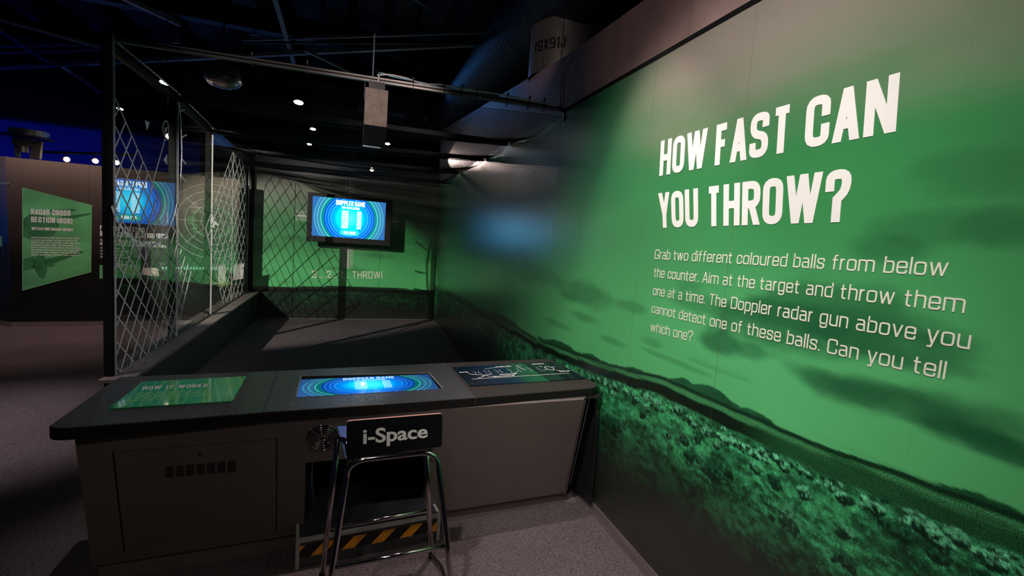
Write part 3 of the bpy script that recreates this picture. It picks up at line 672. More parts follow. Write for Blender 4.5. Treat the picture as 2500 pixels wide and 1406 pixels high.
for k, t in enumerate((.30, .42, .578, .655, .725, .765, .80, .87, .92, .955)):
    c = railpt(t, 0); tie = thing('cable_tie', ('first', 'second', 'third', 'fourth', 'fifth', 'sixth', 'seventh', 'eighth', 'ninth', 'tenth')[k]+' black cable tie from the left along the front rail', 'cable tie', tuple(c), 'cable ties round the front rail')
    mb = MB()
    for aa, bb2 in (((-.03, -.036), (.012, -.036)), ((.012, -.036), (.012, .04)), ((.012, .04), (-.03, .04)), ((-.03, .04), (-.03, -.036))): pass
    P = [c+Vector((0, -.010, -.03)), c+Vector((0, .036, -.03)), c+Vector((0, .036, .04)), c+Vector((0, -.010, .04))]
    for i in range(4): mb.bar(P[i], P[(i+1) % 4], .006, .003)
    mb.build('strap', 'black', tie); MB().box(c+Vector((-.005, -.018, .03)), c+Vector((.005, -.008, .05))).build('tie_head', 'black', tie)

# hanging box (the detector housing)
BY = 3.42
def by(p): return ony(p, BY)
hb = thing('hanging_box', 'grey-brown fronted black box hanging from the front rail with a slanted hood', 'box', tuple(by((915, 330))))
f = [by(p) for p in ((889, 303), (944, 309.5), (945, 221), (891, 212))]
fw = [Vector((f[0].x, BY, f[0].z)), Vector((f[1].x, BY, f[0].z+.0)), Vector((f[1].x, BY, f[2].z)), Vector((f[0].x, BY, f[2].z))]
MB().hexa([fw[0], fw[1], fw[1]+Vector((0, .008, 0)), fw[0]+Vector((0, .008, 0)), fw[3], fw[2], fw[2]+Vector((0, .008, 0)), fw[3]+Vector((0, .008, 0))]).build('front_panel', 'boxface', hb)
xl, xr, zb, zt_ = fw[0].x, fw[1].x, fw[0].z, fw[2].z; dp = .26
MB().prism([Vector((xl-.002, BY+.006, zb)), Vector((xl-.002, BY+dp, zb-.02)), Vector((xl-.002, BY+dp+.04, zb+.02)), Vector((xl-.002, BY+dp+.04, zt_-.02)), Vector((xl-.002, BY+.10, zt_+.02)), Vector((xl-.002, BY+.006, zt_))], (xr-xl+.004, 0, 0)).build('casing', 'black', hb)
# hood flaring down and back below the panel
hd = .125
MB().hexa([Vector((xl-.002, BY+.10, zb-hd)), Vector((xr, BY+.10, zb-hd)), Vector((xr, BY+.105, zb-hd)), Vector((xl-.002, BY+.105, zb-hd)), Vector((xl, BY+.004, zb)), Vector((xr, BY+.004, zb)), Vector((xr, BY+.010, zb)), Vector((xl, BY+.010, zb))]).build('hood', 'black', hb)
MB().prism([Vector((xl-.004, BY+.10, zb-hd)), Vector((xl-.004, BY+.006, zb)), Vector((xl-.004, BY+dp+.04, zb+.02))], (.004, 0, 0)).build('hood_cheek', 'low', hb)
MB().bar((xl-.002, BY+.10, zb-hd), (xr-.03, BY+.10, zb-hd), .012, .008).build('hood_lip', 'strut', hb)
for (xx, zz) in ((xl-.006, zt_-.02), (xl-.006, zb+.02)):
    mb = MB(); disc(mb, (xx, BY+.03, zz), (-1, 0, 0), .006, .004, 8); mb.build('screw', 'screw', hb)
pr_ = Vector((xl-.004, BY+.12, zt_-.05))
MB().tube([pr_, pr_+Vector((0, 0, .13)), pr_+Vector((.05, .0, .135))], .003, 6).build('bracket_wire', 'strut', hb)
MB().box((xl+.02, BY+.03, zt_), (xr-.02, BY+.05, zt_+.055)).build('mount_bracket', 'black', hb)

# ------------------------------------------------------------------ screens
def screen_mat(name, k=1., freq=1.):
    """concentric radar-like rings: cyan core, blue, green ring, teal outside"""
    m, t, b = NT(name); b.inputs['Base Color'].default_value = (.0, .0, .0, 1); b.inputs['Roughness'].default_value = .12
    uv = t.nodes.new('ShaderNodeUVMap'); uv.uv_map = 'UVMap'
    ln = t.nodes.new('ShaderNodeVectorMath'); ln.operation = 'LENGTH'; t.links.new(uv.outputs[0], ln.inputs[0])
    r = t.nodes.new('ShaderNodeValToRGB'); cr_ = r.color_ramp; cr_.interpolation = 'LINEAR'
    st = [(0, (.04, .70, .95)), (.26, (.0, .52, .85)), (.40, (.0, .20, .62)), (.56, (.0, .075, .40)), (.69, (.0, .035, .24)), (.70, (.004, .085, .10)), (.765, (.0, .10, .10)), (.775, (.06, .50, .36)), (.79, (.01, .085, .13)),
          (.855, (.02, .09, .16)), (.865, (.03, .34, .32)), (.88, (.015, .07, .15)), (.935, (.02, .08, .18)), (.945, (.04, .24, .28)), (.96, (.01, .06, .15)), (1, (.012, .055, .16))]
    e = cr_.elements; e[0].position = 0; e[0].color = (*st[0][1], 1); e[1].position = 1; e[1].color = (*st[-1][1], 1)
    for p, c in st[1:-1]: x = e.new(p); x.color = (*c, 1)
    t.links.new(ln.outputs['Value'], r.inputs[0])
    # thin measuring circles inside the blue disc
    m1 = t.nodes.new('ShaderNodeMath'); m1.operation = 'MULTIPLY'; m1.inputs[1].default_value = 14; t.links.new(ln.outputs['Value'], m1.inputs[0])
    m2 = t.nodes.new('ShaderNodeMath'); m2.operation = 'FRACT'; t.links.new(m1.outputs[0], m2.inputs[0])
    m3 = t.nodes.new('ShaderNodeMath'); m3.operation = 'LESS_THAN'; m3.inputs[1].default_value = .07; t.links.new(m2.outputs[0], m3.inputs[0])
    m4 = t.nodes.new('ShaderNodeMath'); m4.operation = 'LESS_THAN'; m4.inputs[1].default_value = .69; t.links.new(ln.outputs['Value'], m4.inputs[0])
    m5 = t.nodes.new('ShaderNodeMath'); m5.operation = 'GREATER_THAN'; m5.inputs[1].default_value = .45; t.links.new(ln.outputs['Value'], m5.inputs[0])
    m6 = t.nodes.new('ShaderNodeMath'); m6.operation = 'MULTIPLY'; t.links.new(m3.outputs[0], m6.inputs[0]); t.links.new(m4.outputs[0], m6.inputs[1])
    m7 = t.nodes.new('ShaderNodeMath'); m7.operation = 'MULTIPLY'; t.links.new(m6.outputs[0], m7.inputs[0]); t.links.new(m5.outputs[0], m7.inputs[1])
    m8 = t.nodes.new('ShaderNodeMath'); m8.operation = 'MULTIPLY'; m8.inputs[1].default_value = .45; t.links.new(m7.outputs[0], m8.inputs[0])
    mx = t.nodes.new('ShaderNodeMix'); mx.data_type = 'RGBA'; mx.inputs[7].default_value = (.25, .75, 1, 1)
    t.links.new(m8.outputs[0], mx.inputs[0]); t.links.new(r.outputs[0], mx.inputs[6])
    t.links.new(mx.outputs[2], b.inputs['Emission Color']); b.inputs['Emission Strength'].default_value = k; return m
M['screen'] = screen_mat('game_screen', 3.3); M['screen2'] = screen_mat('counter_screen', 2.0)
M['screen_text'] = emit('screen_lettering', (.85, 1, 1), 3); M['screen_text2'] = emit('counter_screen_lettering', (.6, .95, 1), 1.25)
M['button'] = emit('screen_button', (.02, .72, .66), 1.3)
def screen(parent, q, m, mt, ul=1.0, vl=.56, full=True, nm='display'):
    """q: bl, br, tr, tl. a display pane with its picture and text; rings are centred on the pane"""
    q = [Vector(p) for p in q]; nrm = (q[1]-q[0]).cross(q[3]-q[0]).normalized(); loc = Vector((0, 0, 0)); pp = parent
    while pp is not None: loc += pp.location; pp = pp.parent
    me = bpy.data.meshes.new(nm); me.from_pydata([tuple(p-loc) for p in q], [], [(0, 1, 2, 3)]); uvl = me.uv_layers.new(name='UVMap')
    for i, uv in enumerate(((-ul, -vl), (ul, -vl), (ul, vl), (-ul, vl))): uvl.data[i].uv = uv
    me.materials.append(M[m]); o = bpy.data.objects.new(nm, me); sc.collection.objects.link(o); o.parent = parent
    def sub(x0, y0, x1, y1):
        f = lambda x, y: (q[0]*(1-x)+q[1]*x)*(1-y)+(q[3]*(1-x)+q[2]*x)*y+nrm*.0006
        return [f(x0, y0), f(x1, y0), f(x1, y1), f(x0, y1)]
    lettering('title_text', 'DOPPLER GAME', sub(.31, .835, .71, .955), mt, parent, cw=.5, t=.17, gap=.1, space=.25, ch=.12, nrm=nrm, thick=.0004)
    lettering('subtitle_text', 'TOP 10 PLAYERS', sub(.385, .745, .63, .805), mt, parent, cw=.6, t=.17, gap=.14, space=.3, ch=.12, nrm=nrm, thick=.0004)
    rg = random.Random(3)
    mb = MB()
    for k in range(10):
        y = .70-k*.047
        for (x0, n) in ((.39, 6), (.60, 4)):
            s = ''.join(rg.choice('NOHAUTERSD') for _ in range(n))
            P, W = stroke_text(s, .62, .2, .14, .3, .1); qq = sub(x0, y-.032, x0+.092*n/6*1.0+(.0 if n == 6 else .0), y)
            for pl in P:
                v = [qq[0]*(1-p.x/W)*(1-p.y)+qq[1]*(p.x/W)*(1-p.y)+qq[2]*(p.x/W)*p.y+qq[3]*(1-p.x/W)*p.y for p in pl]; mb.quad(*v)
    mb.build('score_table', mt, parent, kind='stuff')
    if full:
        bq_ = sub(.375, .065, .635, .20); mb = MB(); cx = []
        a, b, c, d = bq_
        for (p, u_, v_) in ((a, b-a, d-a), (b, a-b, c-b), (c, d-c, b-c), (d, c-d, a-d)):
            cx.append((p+v_.normalized()*.02, p+u_.normalized()*.02))
        poly = [cx[0][0], cx[0][1], cx[1][1], cx[1][0], cx[2][0], cx[2][1], cx[3][1], cx[3][0]]
        n = len(poly); mb.add(poly, [tuple(range(n))]); mb.build('button', 'button', parent)
        f2 = [p+nrm*.0004 for p in sub(.425, .095, .585, .165)]
        lettering('button_text', 'PLAY AGAIN', f2, mt, parent, cw=.55, t=.2, gap=.12, space=.3, ch=.1, nrm=nrm, thick=.0003)
    return o
# television on the back wall
TO = .34
tvq = [onback(p, TO) for p in ((760.8, 577.5), (939.5, 584), (941.7, 492.4), (763.4, 480.6))]
tv = thing('wall_television', 'large wall screen showing DOPPLER GAME in blue and green rings on back wall', 'television', tuple((tvq[0]+tvq[1])/2))
ins = 0
def frame_pt(px, out): return onback(px, out)
bz = [onback(p, TO-.012) for p in ((748.5, 591.5), (953, 598), (955, 485), (751, 472))]
x0 = min(v.dot(bd) for v in bz); x1 = max(v.dot(bd) for v in bz); z0 = sum(v.z for v in bz[:2])/2; z1 = sum(v.z for v in bz[2:])/2
def bp_(s, out, z): # point on back-wall frame: s along bd
    base = CR+bn*out; k = s-base.dot(bd); q = base+bd*k; return Vector((q.x, q.y, z))
MB().hexa([bp_(x0, TO-.012, z0), bp_(x1, TO-.012, z0), bp_(x1, TO-.09, z0), bp_(x0, TO-.09, z0), bp_(x0, TO-.012, z1), bp_(x1, TO-.012, z1), bp_(x1, TO-.09, z1), bp_(x0, TO-.09, z1)]).build('housing', 'black', tv, bevel=.006)
sx0 = (tvq[0].dot(bd)+tvq[3].dot(bd))/2; sx1 = (tvq[1].dot(bd)+tvq[2].dot(bd))/2; sz0 = (tvq[0].z+tvq[1].z)/2; sz1 = (tvq[2].z+tvq[3].z)/2
screen(tv, [bp_(sx0, TO-.010, sz0), bp_(sx1, TO-.010, sz0), bp_(sx1, TO-.010, sz1), bp_(sx0, TO-.010, sz1)], 'screen', 'screen_text')
MB().hexa([bp_(sx0+.3, TO-.09, sz0+.1), bp_(sx1-.3, TO-.09, sz0+.1), bp_(sx1-.3, .002, sz0+.1), bp_(sx0+.3, .002, sz0+.1), bp_(sx0+.3, TO-.09, sz1-.1), bp_(sx1-.3, TO-.09, sz1-.1), bp_(sx1-.3, .002, sz1-.1), bp_(sx0+.3, .002, sz1-.1)]).build('wall_mount', 'matte_black', tv)

# ------------------------------------------------------------------ counter
ZC = .74
P = lambda px, z=ZC: onz(px, z)
fL = P((172, 1044)); J1f = P((639, 1007)); J2f = P((1160, 971)); fR = P((1440, 948)); bR = P((1331, 876)); J2b = P((1085, 886)); J1b = P((680, 905)); bL = P((294, 920))
eL = P((120, 1040)); eL2 = P((250, 948)); eR = P((1464, 935)); eR2 = P((1360, 885))
for v in (eR, eR2): v.x = min(v.x, BX-.012)
ct = thing('game_counter', 'long counter with ribbed black top, brown-grey cabinet and inset screen', 'counter', (.1, 2.3, 0))
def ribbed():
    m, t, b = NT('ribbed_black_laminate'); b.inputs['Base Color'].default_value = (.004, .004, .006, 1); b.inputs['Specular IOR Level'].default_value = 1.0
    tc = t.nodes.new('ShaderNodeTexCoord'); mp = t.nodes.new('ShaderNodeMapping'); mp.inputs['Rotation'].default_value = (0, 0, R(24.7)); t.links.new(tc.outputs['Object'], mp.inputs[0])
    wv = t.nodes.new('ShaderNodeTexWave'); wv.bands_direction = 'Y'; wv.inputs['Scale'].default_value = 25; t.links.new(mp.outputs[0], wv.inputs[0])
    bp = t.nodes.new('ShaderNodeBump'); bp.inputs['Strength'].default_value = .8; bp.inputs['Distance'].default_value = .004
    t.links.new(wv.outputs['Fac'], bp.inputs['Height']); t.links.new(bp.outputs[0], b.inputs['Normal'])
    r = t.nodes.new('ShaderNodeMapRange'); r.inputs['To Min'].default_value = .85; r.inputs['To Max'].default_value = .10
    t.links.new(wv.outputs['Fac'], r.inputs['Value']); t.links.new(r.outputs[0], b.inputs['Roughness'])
    rc_ = t.nodes.new('ShaderNodeValToRGB'); rc_.color_ramp.elements[0].position = .45; rc_.color_ramp.elements[0].color = (.0015, .0015, .002, 1); rc_.color_ramp.elements[1].position = .8; rc_.color_ramp.elements[1].color = (.030, .032, .045, 1)  # ridges painted paler and bluish in place of reflected stripes of light
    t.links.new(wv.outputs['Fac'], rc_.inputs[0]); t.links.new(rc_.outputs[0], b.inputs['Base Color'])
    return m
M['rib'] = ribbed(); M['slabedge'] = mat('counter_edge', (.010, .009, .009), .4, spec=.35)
M['rib2'] = mat('textured_black_laminate', (.034, .027, .026), .5, spec=.4, var=.25, scale=200, bump=.5, bscale=350)
TH = .046
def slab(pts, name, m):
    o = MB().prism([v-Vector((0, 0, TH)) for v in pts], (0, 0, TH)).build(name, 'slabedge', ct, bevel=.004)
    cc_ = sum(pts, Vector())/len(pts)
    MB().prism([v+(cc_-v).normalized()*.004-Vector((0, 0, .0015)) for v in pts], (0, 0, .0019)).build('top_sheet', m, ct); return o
def arc(a, c, b, n=5):
    a, c, b = Vector(a), Vector(c), Vector(b); return [a*(1-t)**2+c*2*t*(1-t)+b*t*t for t in [i/n for i in range(n+1)]]
cornL = fL+(fL-J1f)*.09
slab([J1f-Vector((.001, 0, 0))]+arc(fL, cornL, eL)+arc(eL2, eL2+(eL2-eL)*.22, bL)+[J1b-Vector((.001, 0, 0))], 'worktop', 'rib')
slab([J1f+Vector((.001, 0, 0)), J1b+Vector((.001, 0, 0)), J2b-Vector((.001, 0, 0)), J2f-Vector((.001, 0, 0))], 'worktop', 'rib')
slab([J2f+Vector((.001, 0, 0)), J2b+Vector((.001, 0, 0))]+arc(bR, bR+(bR-J2b)*.06, eR2)+arc(eR, (eR+fR)/2+Vector((.03, -.03, 0)), fR), 'worktop', 'rib2')
# joint strip
MB().bar(J2f+Vector((0, -.002, .0008)), J2b+Vector((0, 0, .0008)), .004, .0015).build('joint_strip', 'alu', ct)
MB().bar(J2f+Vector((0, -.004, 0)), J2f+Vector((0, -.004, -TH)), .003, .002).build('joint_strip', 'alu', ct)
MB().bar(J1f+Vector((0, -.002, .0005)), J1b+Vector((0, 0, .0005)), .0015, .001).build('joint_strip', 'strut', ct)
# cabinet front: leaning panel
zt_p = ZC-TH
TLp = onz((181, 1062), zt_p); TRp = onz((1427, 975), zt_p); BLp = onz((225, 1383), .08); BRp = onz((1377, 1203), .08)
pn = (TRp-TLp).cross(BLp-TLp).normalized()
if pn.y > 0: pn = -pn
def onpan(p, out=0): return onplane(p, TLp+pn*out, pn)
back = Vector((.0, .54, 0))
def pan_cell(a, b, c, d, name='front_panel', m='cab', th=.018, out=0):
    q = [v+pn*out for v in (a, b, c, d)]; return MB().prism([v-pn*th for v in q], pn*th).build(name, m, ct)
# opening and door outlines on the panel
O = [onpan(p) for p in ((752, 1268), (1050, 1225), (1052, 1095), (745, 1135))]   # recess opening bl br tr tl
Dr = [onpan(p) for p in ((303, 1356), (679, 1300), (677, 1070), (274, 1105))]    # door
def T_(s): return lerp(TLp, TRp, s)
def B_(s): return lerp(BLp, BRp, s)
def sof(v): # param along panel of a point
    lo, hi = 0., 1.
    L = (TRp-TLp); return (v-TLp).dot(L)/L.dot(L)
sD0, sD1, sO0, sO1 = sof(Dr[3]), sof(Dr[2]), sof(O[3]), sof(O[2])
pan_cell(B_(0), B_(sD0), T_(sD0), T_(0)); 
def vat(s, f): return lerp(T_(s), B_(s), f)
def fof(v, s): a = T_(s); b = B_(s); return (v-a).dot(b-a)/(b-a).dot(b-a)
fD0, fD1 = (fof(Dr[3], sD0)+fof(Dr[2], sD1))/2, (fof(Dr[0], sD0)+fof(Dr[1], sD1))/2
fO0, fO1 = (fof(O[3], sO0)+fof(O[2], sO1))/2, 1.0
pan_cell(vat(sD0, fD0), vat(sD1, fD0), T_(sD1), T_(sD0)); pan_cell(B_(sD0), B_(sD1), vat(sD1, fD1), vat(sD0, fD1))
pan_cell(B_(sD1), B_(sO0), T_(sO0), T_(sD1)); pan_cell(vat(sO0, fO0), vat(sO1, fO0), T_(sO1), T_(sO0))
pan_cell(B_(sO1), B_(1), T_(1), T_(sO1))
g = .0022
dA = [vat(sD0+g*1.2, fD1-.004), vat(sD1-g, fD1-.004), vat(sD1-g, fD0+.006), vat(sD0+g*1.2, fD0+.006)]
door = pan_cell(*dA, name='door', out=-.002)
def door_pt(p, out=0): return onpan(p, out)
mb = MB(); c = door_pt((488, 1107), -.002); disc(mb, c, pn, .011, .006, 18); mb.build('lock_ring', 'chrome', door)
mb = MB(); disc(mb, c+pn*.006, pn, .0065, .002, 12); mb.build('lock_core', 'black', door)
mb = MB()
for gx in range(7):
    for ly in range(9):
        ax = 403.5+gx*25.4; bx = ax+19.5; yy = 1139.5-gx*2.15+ly*3.05+ (0 if gx == 0 else 0)
        q = [door_pt((ax, yy+1.35), -.0015), door_pt((bx, yy-.25+1.2-1.0), -.0015), door_pt((bx, yy-1.6), -.0015), door_pt((ax, yy), -.0015)]
        mb.prism(q, pn*.0006)
mb.build('vent_slots', 'matte_black', door)
MB().bar(door_pt((507, 1123), -.0014), door_pt((560, 1118), -.0014), .002, .002).build('vent_edge', 'cab_edge', door)
# body behind
Bk = Vector((0, .50, 0))
for (s0, s1) in ((0, sO0), (sO1, 1)):
    a, b, c, d = B_(s0)-pn*.019, B_(s1)-pn*.019, T_(s1)-pn*.019, T_(s0)-pn*.019
    k0 = Vector((0, .02, 0))
    a2 = Vector((a.x, lerp(bL, bR, s0).y-.06, a.z)); b2 = Vector((b.x, lerp(bL, bR, s1).y-.06, b.z)); c2 = Vector((c.x, b2.y, c.z)); d2 = Vector((d.x, a2.y, d.z))
    MB().add([a, b, c, d, a2, b2, c2, d2], [(0, 1, 2, 3), (7, 6, 5, 4), (0, 4, 5, 1), (1, 5, 6, 2), (2, 6, 7, 3), (3, 7, 4, 0)]).build('carcass', 'low', ct)
# recess lining
a = vat(sO0, fO0); b = vat(sO1, fO0)
MB().box((a.x, 2.68, .02), (b.x, 2.70, a.z)).build('recess_back', 'matte_black', ct)
MB().box((a.x-.002, a.y+.02, a.z), (b.x+.002, 2.70, a.z+.01)).build('recess_top', 'matte_black', ct)
# toe kick
k0 = onz((243, 1418), 0); k1 = onz((1380, 1226), 0)
K0 = lerp(k0, k1, 0); n_ = Vector((0, .02, 0))
for s0, s1 in ((0.0, sO0), (sO1, 1)):
    a = lerp(k0, k1, s0); b = lerp(k0, k1, s1); MB().hexa([a, b, b+n_, a+n_, *(v+Vector((0, 0, .085)) for v in (a, b, b+n_, a+n_))]).build('toe_kick', 'cab', ct)
# right return: black curved end and metal foot
ex = BX-.016
yb0 = TRp.y+.03
MB().hexa([(TRp.x+.004, TRp.y+.005, zt_p), (ex, yb0, zt_p), (ex, 2.95, zt_p), (TRp.x+.004, 2.95, zt_p), ][:4]+[(TRp.x+.004, TRp.y+.005, zt_p-.001), (ex, yb0, zt_p-.001), (ex, 2.95, zt_p-.001), (TRp.x+.004, 2.95, zt_p-.001)]).build('end_cap', 'black', ct)
pts_ = [onz((1462, 950), .70), onz((1463, 975), .66), onx((1462, 1020), ex), onx((1456, 1100), ex), onx((1449, 1180), ex), onx((1446, 1229), ex)]
pr2 = [Vector((min(v.x, ex), v.y, v.z)) for v in pts_]
base = Vector((ex, 2.9, 0))
poly = [Vector((ex, v.y, v.z)) for v in pr2]+[Vector((ex, 2.95, .0)), Vector((ex, 2.95, .70))]
MB().prism([v-Vector((.016, 0, 0)) for v in poly], (.016, 0, 0)).build('end_panel', 'black', ct)
MB().bar(BRp+Vector((.012, .03, -.02)), TRp+Vector((.012, .03, 0)), .02, .03).build('end_post', 'cab', ct)
MB().bar(BRp+Vector((.06, .05, .02)), TRp+Vector((.06, .05, 0)), .004, .004).build('end_trim', 'strut', ct)
ft = [onz(p, 0) for p in ((1376, 1225), (1407, 1228), (1396, 1210), (1384, 1208))]
MB().prism(ft, (0, 0, .01)).build('foot_plate', 'cab_edge', ct)
# fan grille
fanc = onpan((787, 1067.5), .001); fu = (TRp-TLp).normalized(); fv = pn.cross(fu).normalized()
fg = MB()
for r_ in (.012, .021, .030, .039, .048, .057, .066):
    fg.tube([fanc+pn*(.008-.004*(r_ > .06))+(fu*cos(t*2*pi/32)+fv*sin(t*2*pi/32))*r_ for t in range(33)], .0018, 6, False)
for an in (45, 135, 225, 315):
    dd = fu*cos(R(an))+fv*sin(R(an)); fg.tube([fanc+pn*.009+dd*.006, fanc+pn*.007+dd*.066, fanc+pn*.002+dd*.082], .0016, 6)
fo = MB(); disc(fo, fanc, pn, .064, .0015, 32); fo = fo.build('fan_opening', 'matte_black', ct)
fg.build('fan_guard', 'chrome', ct, smooth=True)
mb = MB(); disc(mb, fanc+pn*.0016, pn, .022, .003, 20); mb.build('fan_hub', 'low', ct)
for an in range(5):
    t0 = R(an*72); a = fanc+pn*.002; MB().prism([a+(fu*cos(t0+q_)+fv*sin(t0+q_))*r_ for q_, r_ in ((0, .022), (.5, .06), (.95, .058), (.5, .022))], pn*.001).build('fan_blade', 'low', ct)

# inset screen in the worktop
sq = [P(p) for p in ((723, 970), (1080, 948), (1047, 911), (735, 919))]       # outer opening
MB().prism([v+Vector((0, 0, .0003)) for v in sq], (0, 0, .0006)).build('screen_recess', 'matte_black', ct)
for i in (1, 2, 3):
    MB().bar(sq[i]+Vector((0, 0, .002)), sq[(i+1) % 4]+Vector((0, 0, .002)), .006, .003).build('recess_edge', 'rail' if i != 1 else 'strut', ct)
si = [P(p)+Vector((0, 0, .0012)) for p in ((724, 970), (1072, 949.5), (1046, 911.5), (734, 927))]
si[2] = P((1045, 914))+Vector((0, 0, .0012))
ds = screen(ct, si, 'screen2', 'screen_text2', full=False, nm='counter_display')
MB().prism([v+Vector((0, 0, .0022)) for v in si], (0, 0, .003)).build('screen_glass', glassmat('screen_cover', (.95, .97, 1), 0, 1.2), ct)

# info panels lying on the counter
def acryl(name, stops=None, col=None, rough=.06):
    m, t, b = NT(name); b.inputs['Roughness'].default_value = rough; b.inputs['Specular IOR Level'].default_value = .6
    tc = t.nodes.new('ShaderNodeUVMap'); tc.uv_map = 'UVMap'; sp = t.nodes.new('ShaderNodeSeparateXYZ'); t.links.new(tc.outputs[0], sp.inputs[0])
    r = t.nodes.new('ShaderNodeValToRGB'); e = r.color_ramp.elements
    e[0].position = stops[0][0]; e[0].color = (*stops[0][1], 1); e[1].position = stops[-1][0]; e[1].color = (*stops[-1][1], 1)
    for p, c in stops[1:-1]: x = e.new(p); x.color = (*c, 1)
    t.links.new(sp.outputs[0], r.inputs[0]); t.links.new(r.outputs[0], b.inputs['Base Color']); return m
M['green_acrylic'] = acryl('green_acrylic', [(0, (.012, .24, .07)), (.5, (.02, .30, .10)), (1, (.07, .40, .14))])
M['info_acrylic'] = acryl('info_acrylic', [(0, (.002, .006, .012)), (.2, (.002, .012, .035)), (.42, (.003, .03, .05)), (.5, (.01, .075, .04)), (.655, (.012, .11, .045)), (.66, (.003, .012, .014)), (1, (.004, .012, .012))])
M['pale_green'] = mat('pale_green_print', (.22, .52, .20), .4)
def info(name, label, qpx, m, th=.005, lift=.0015):
    q = [P(p)+Vector((0, 0, lift)) for p in qpx]; c = sum(q, Vector())/4
    t = thing(name, label, 'sign', tuple(c))
    mb = MB().prism(q, (0, 0, th)); o = mb.build('acrylic_plate', m, t, bevel=0)
    uvl = o.data.uv_layers.new(name='UVMap')
    a = q[0]; ux = q[1]-q[0]; vy = q[3]-q[0]; A = Matrix(((ux.x, vy.x), (ux.y, vy.y))).inverted()
    for lp in o.data.loops:
        v = o.data.vertices[lp.vertex_index].co+c-a; r_ = A @ Vector((v.x, v.y)); uvl.data[lp.index].uv = (r_.x, r_.y)
    top = [v+Vector((0, 0, th)) for v in q]
    def at(u, v, dz=.0): return (top[0]*(1-u)+top[1]*u)*(1-v)+(top[3]*(1-u)+top[2]*u)*v+Vector((0, 0, dz))
    return t, at
UPV = (0, 0, 1)
hw, at = info('how_it_works_sign', 'green slanted acrylic sign reading HOW IT WORKS on left end of counter', ((265, 1001), (567, 982), (602, 921.5), (349, 934.5)), 'green_acrylic')
def px_q(bl, br, tr, tl, z): return [P(p, z) for p in (bl, br, tr, tl)]
zz = ZC+.0066
lettering('sign_title', 'HOW IT WORKS', px_q((346, 951.5), (505, 945), (508, 936.5), (350, 943.5), zz), 'grey_vinyl', hw, cw=.62, t=.2, gap=.16, space=.5, ch=.13, nrm=UPV, thick=.0004)
TXT = ['the radar above you sends out radio waves toward the', 'moving ball and listens for the echo. it works out', 'the speed of the ball from the change in the pitch', 'of the echo that returns. the faster it is moving', 'the greater the shift.']
for k, s in enumerate(TXT):
    l = (338-9*k, 961+k*4.6); r_ = (566-3*k-(0 if k < 4 else 120), 951+k*4.4+(0 if k < 4 else 6))
    lettering('sign_text', s.upper() if 0 else s, px_q(l, r_, (r_[0]+1.5, r_[1]-2.6), (l[0]+1.5, l[1]-2.8), zz), 'pale_green', hw, cw=.7, t=.15, gap=.2, space=.5, ch=.1, nrm=UPV, thick=.0003)
mb = MB()
for k in range(16):
    u0 = .02+k*.035
    ribbon(mb, [at(u0+.04*sin(k*1.7)+.02*s_, s_/8., .0002) for s_ in range(0, 9)] if k % 2 else [at(u0+.07-.012*s_, s_/8., .0002) for s_ in range(9)], .0016, UPV, .0003)
for k in range(15):
    ribbon(mb, [at(.70+k*.02+.018*sin(s_*.9+k), s_/12., .0002) for s_ in range(0, 13)], .0016, UPV, .0003)
mb.build('wave_print', 'pale_green', hw)
for u, v in ((.03, .04), (.97, .05), (.985, .95), (.02, .95)):
    mb = MB(); disc(mb, at(min(max(u, .03), .965), v), (0, 0, 1), .005, .0025, 12); mb.build('screw', 'screw', hw)
inf, at = info('radar_diagram_sign', 'dark slanted acrylic sign with white radar wave diagram on right end of counter', ((1146, 944.5), (1430, 926), (1352, 884.5), (1102, 899)), 'info_acrylic')
mb = MB()
for k, u in enumerate((.10, .14, .19, .23, .28, .33, .38, .45, .55, .64, .74)):
    s = 1 if k % 2 else -1; hh = .055+.006*k
    ribbon(mb, [at(u+s*(.012-.04*(tt-.5)**2), .62+hh*(tt-.5)*2.1, .0002) for tt in [i/6 for i in range(7)]], .0018, UPV, .0003)
mb.build('wave_print', 'white', inf, kind='stuff')
mb = MB(); ribbon(mb, [at(.07, .30, .0002), at(.93, .30, .0002)], .006, UPV, .0003); mb.build('beam_line', 'grey_vinyl', inf)
mb = MB()
for pl in ([(.10, .55), (.16, .50), (.2, .46), (.27, .5)], [(.2, .46), (.17, .38), (.12, .33)], [(.2, .46), (.23, .38), (.28, .33)]): ribbon(mb, [at(u, v, .0002) for u, v in pl], .007, UPV, .0003)
mb.build('thrower_figure', 'grey_vinyl', inf)
mb = MB()
for i in range(10): ribbon(mb, [at(.84+.035*cos(i*2*pi/10), .62+.11*sin(i*2*pi/10), .0002), at(.84+.035*cos((i+1)*2*pi/10), .62+.11*sin((i+1)*2*pi/10), .0002)], .005, UPV, .0003)
for a, b in (((.79, .55), (.76, .55)), ((.88, .68), (.92, .68)), ((.87, .50), (.90, .46)), ((.80, .72), (.77, .76))): ribbon(mb, [at(*a, .0002), at(*b, .0002)], .004, UPV, .0003)
for a, b in (((.26, .78), (.40, .86)), ((.45, .45), (.52, .55)), ((.60, .60), (.57, .85)), ((.57, .85), (.62, .86))): ribbon(mb, [at(*a, .0002), at(*b, .0002)], .003, UPV, .0003)
mb.build('callout_print', 'white', inf, kind='stuff')
for s, u0, u1, v in (('Outgoing signal', .38, .52, .84), ('Returning signal', .33, .48, .42), ('Thrown ball', .02, .09, .66), ('Distance moved by ball', .26, .44, .335), ('Antenna', .74, .86, .88), ('Doppler gun', .88, .98, .40)):
    lettering('caption_text', s, [at(u0, v, .0003), at(u1, v, .0003), at(u1, v+.05, .0003), at(u0, v+.05, .0003)], 'white', inf, cw=.7, t=.2, gap=.18, space=.5, ch=.1, nrm=UPV, thick=.0003)
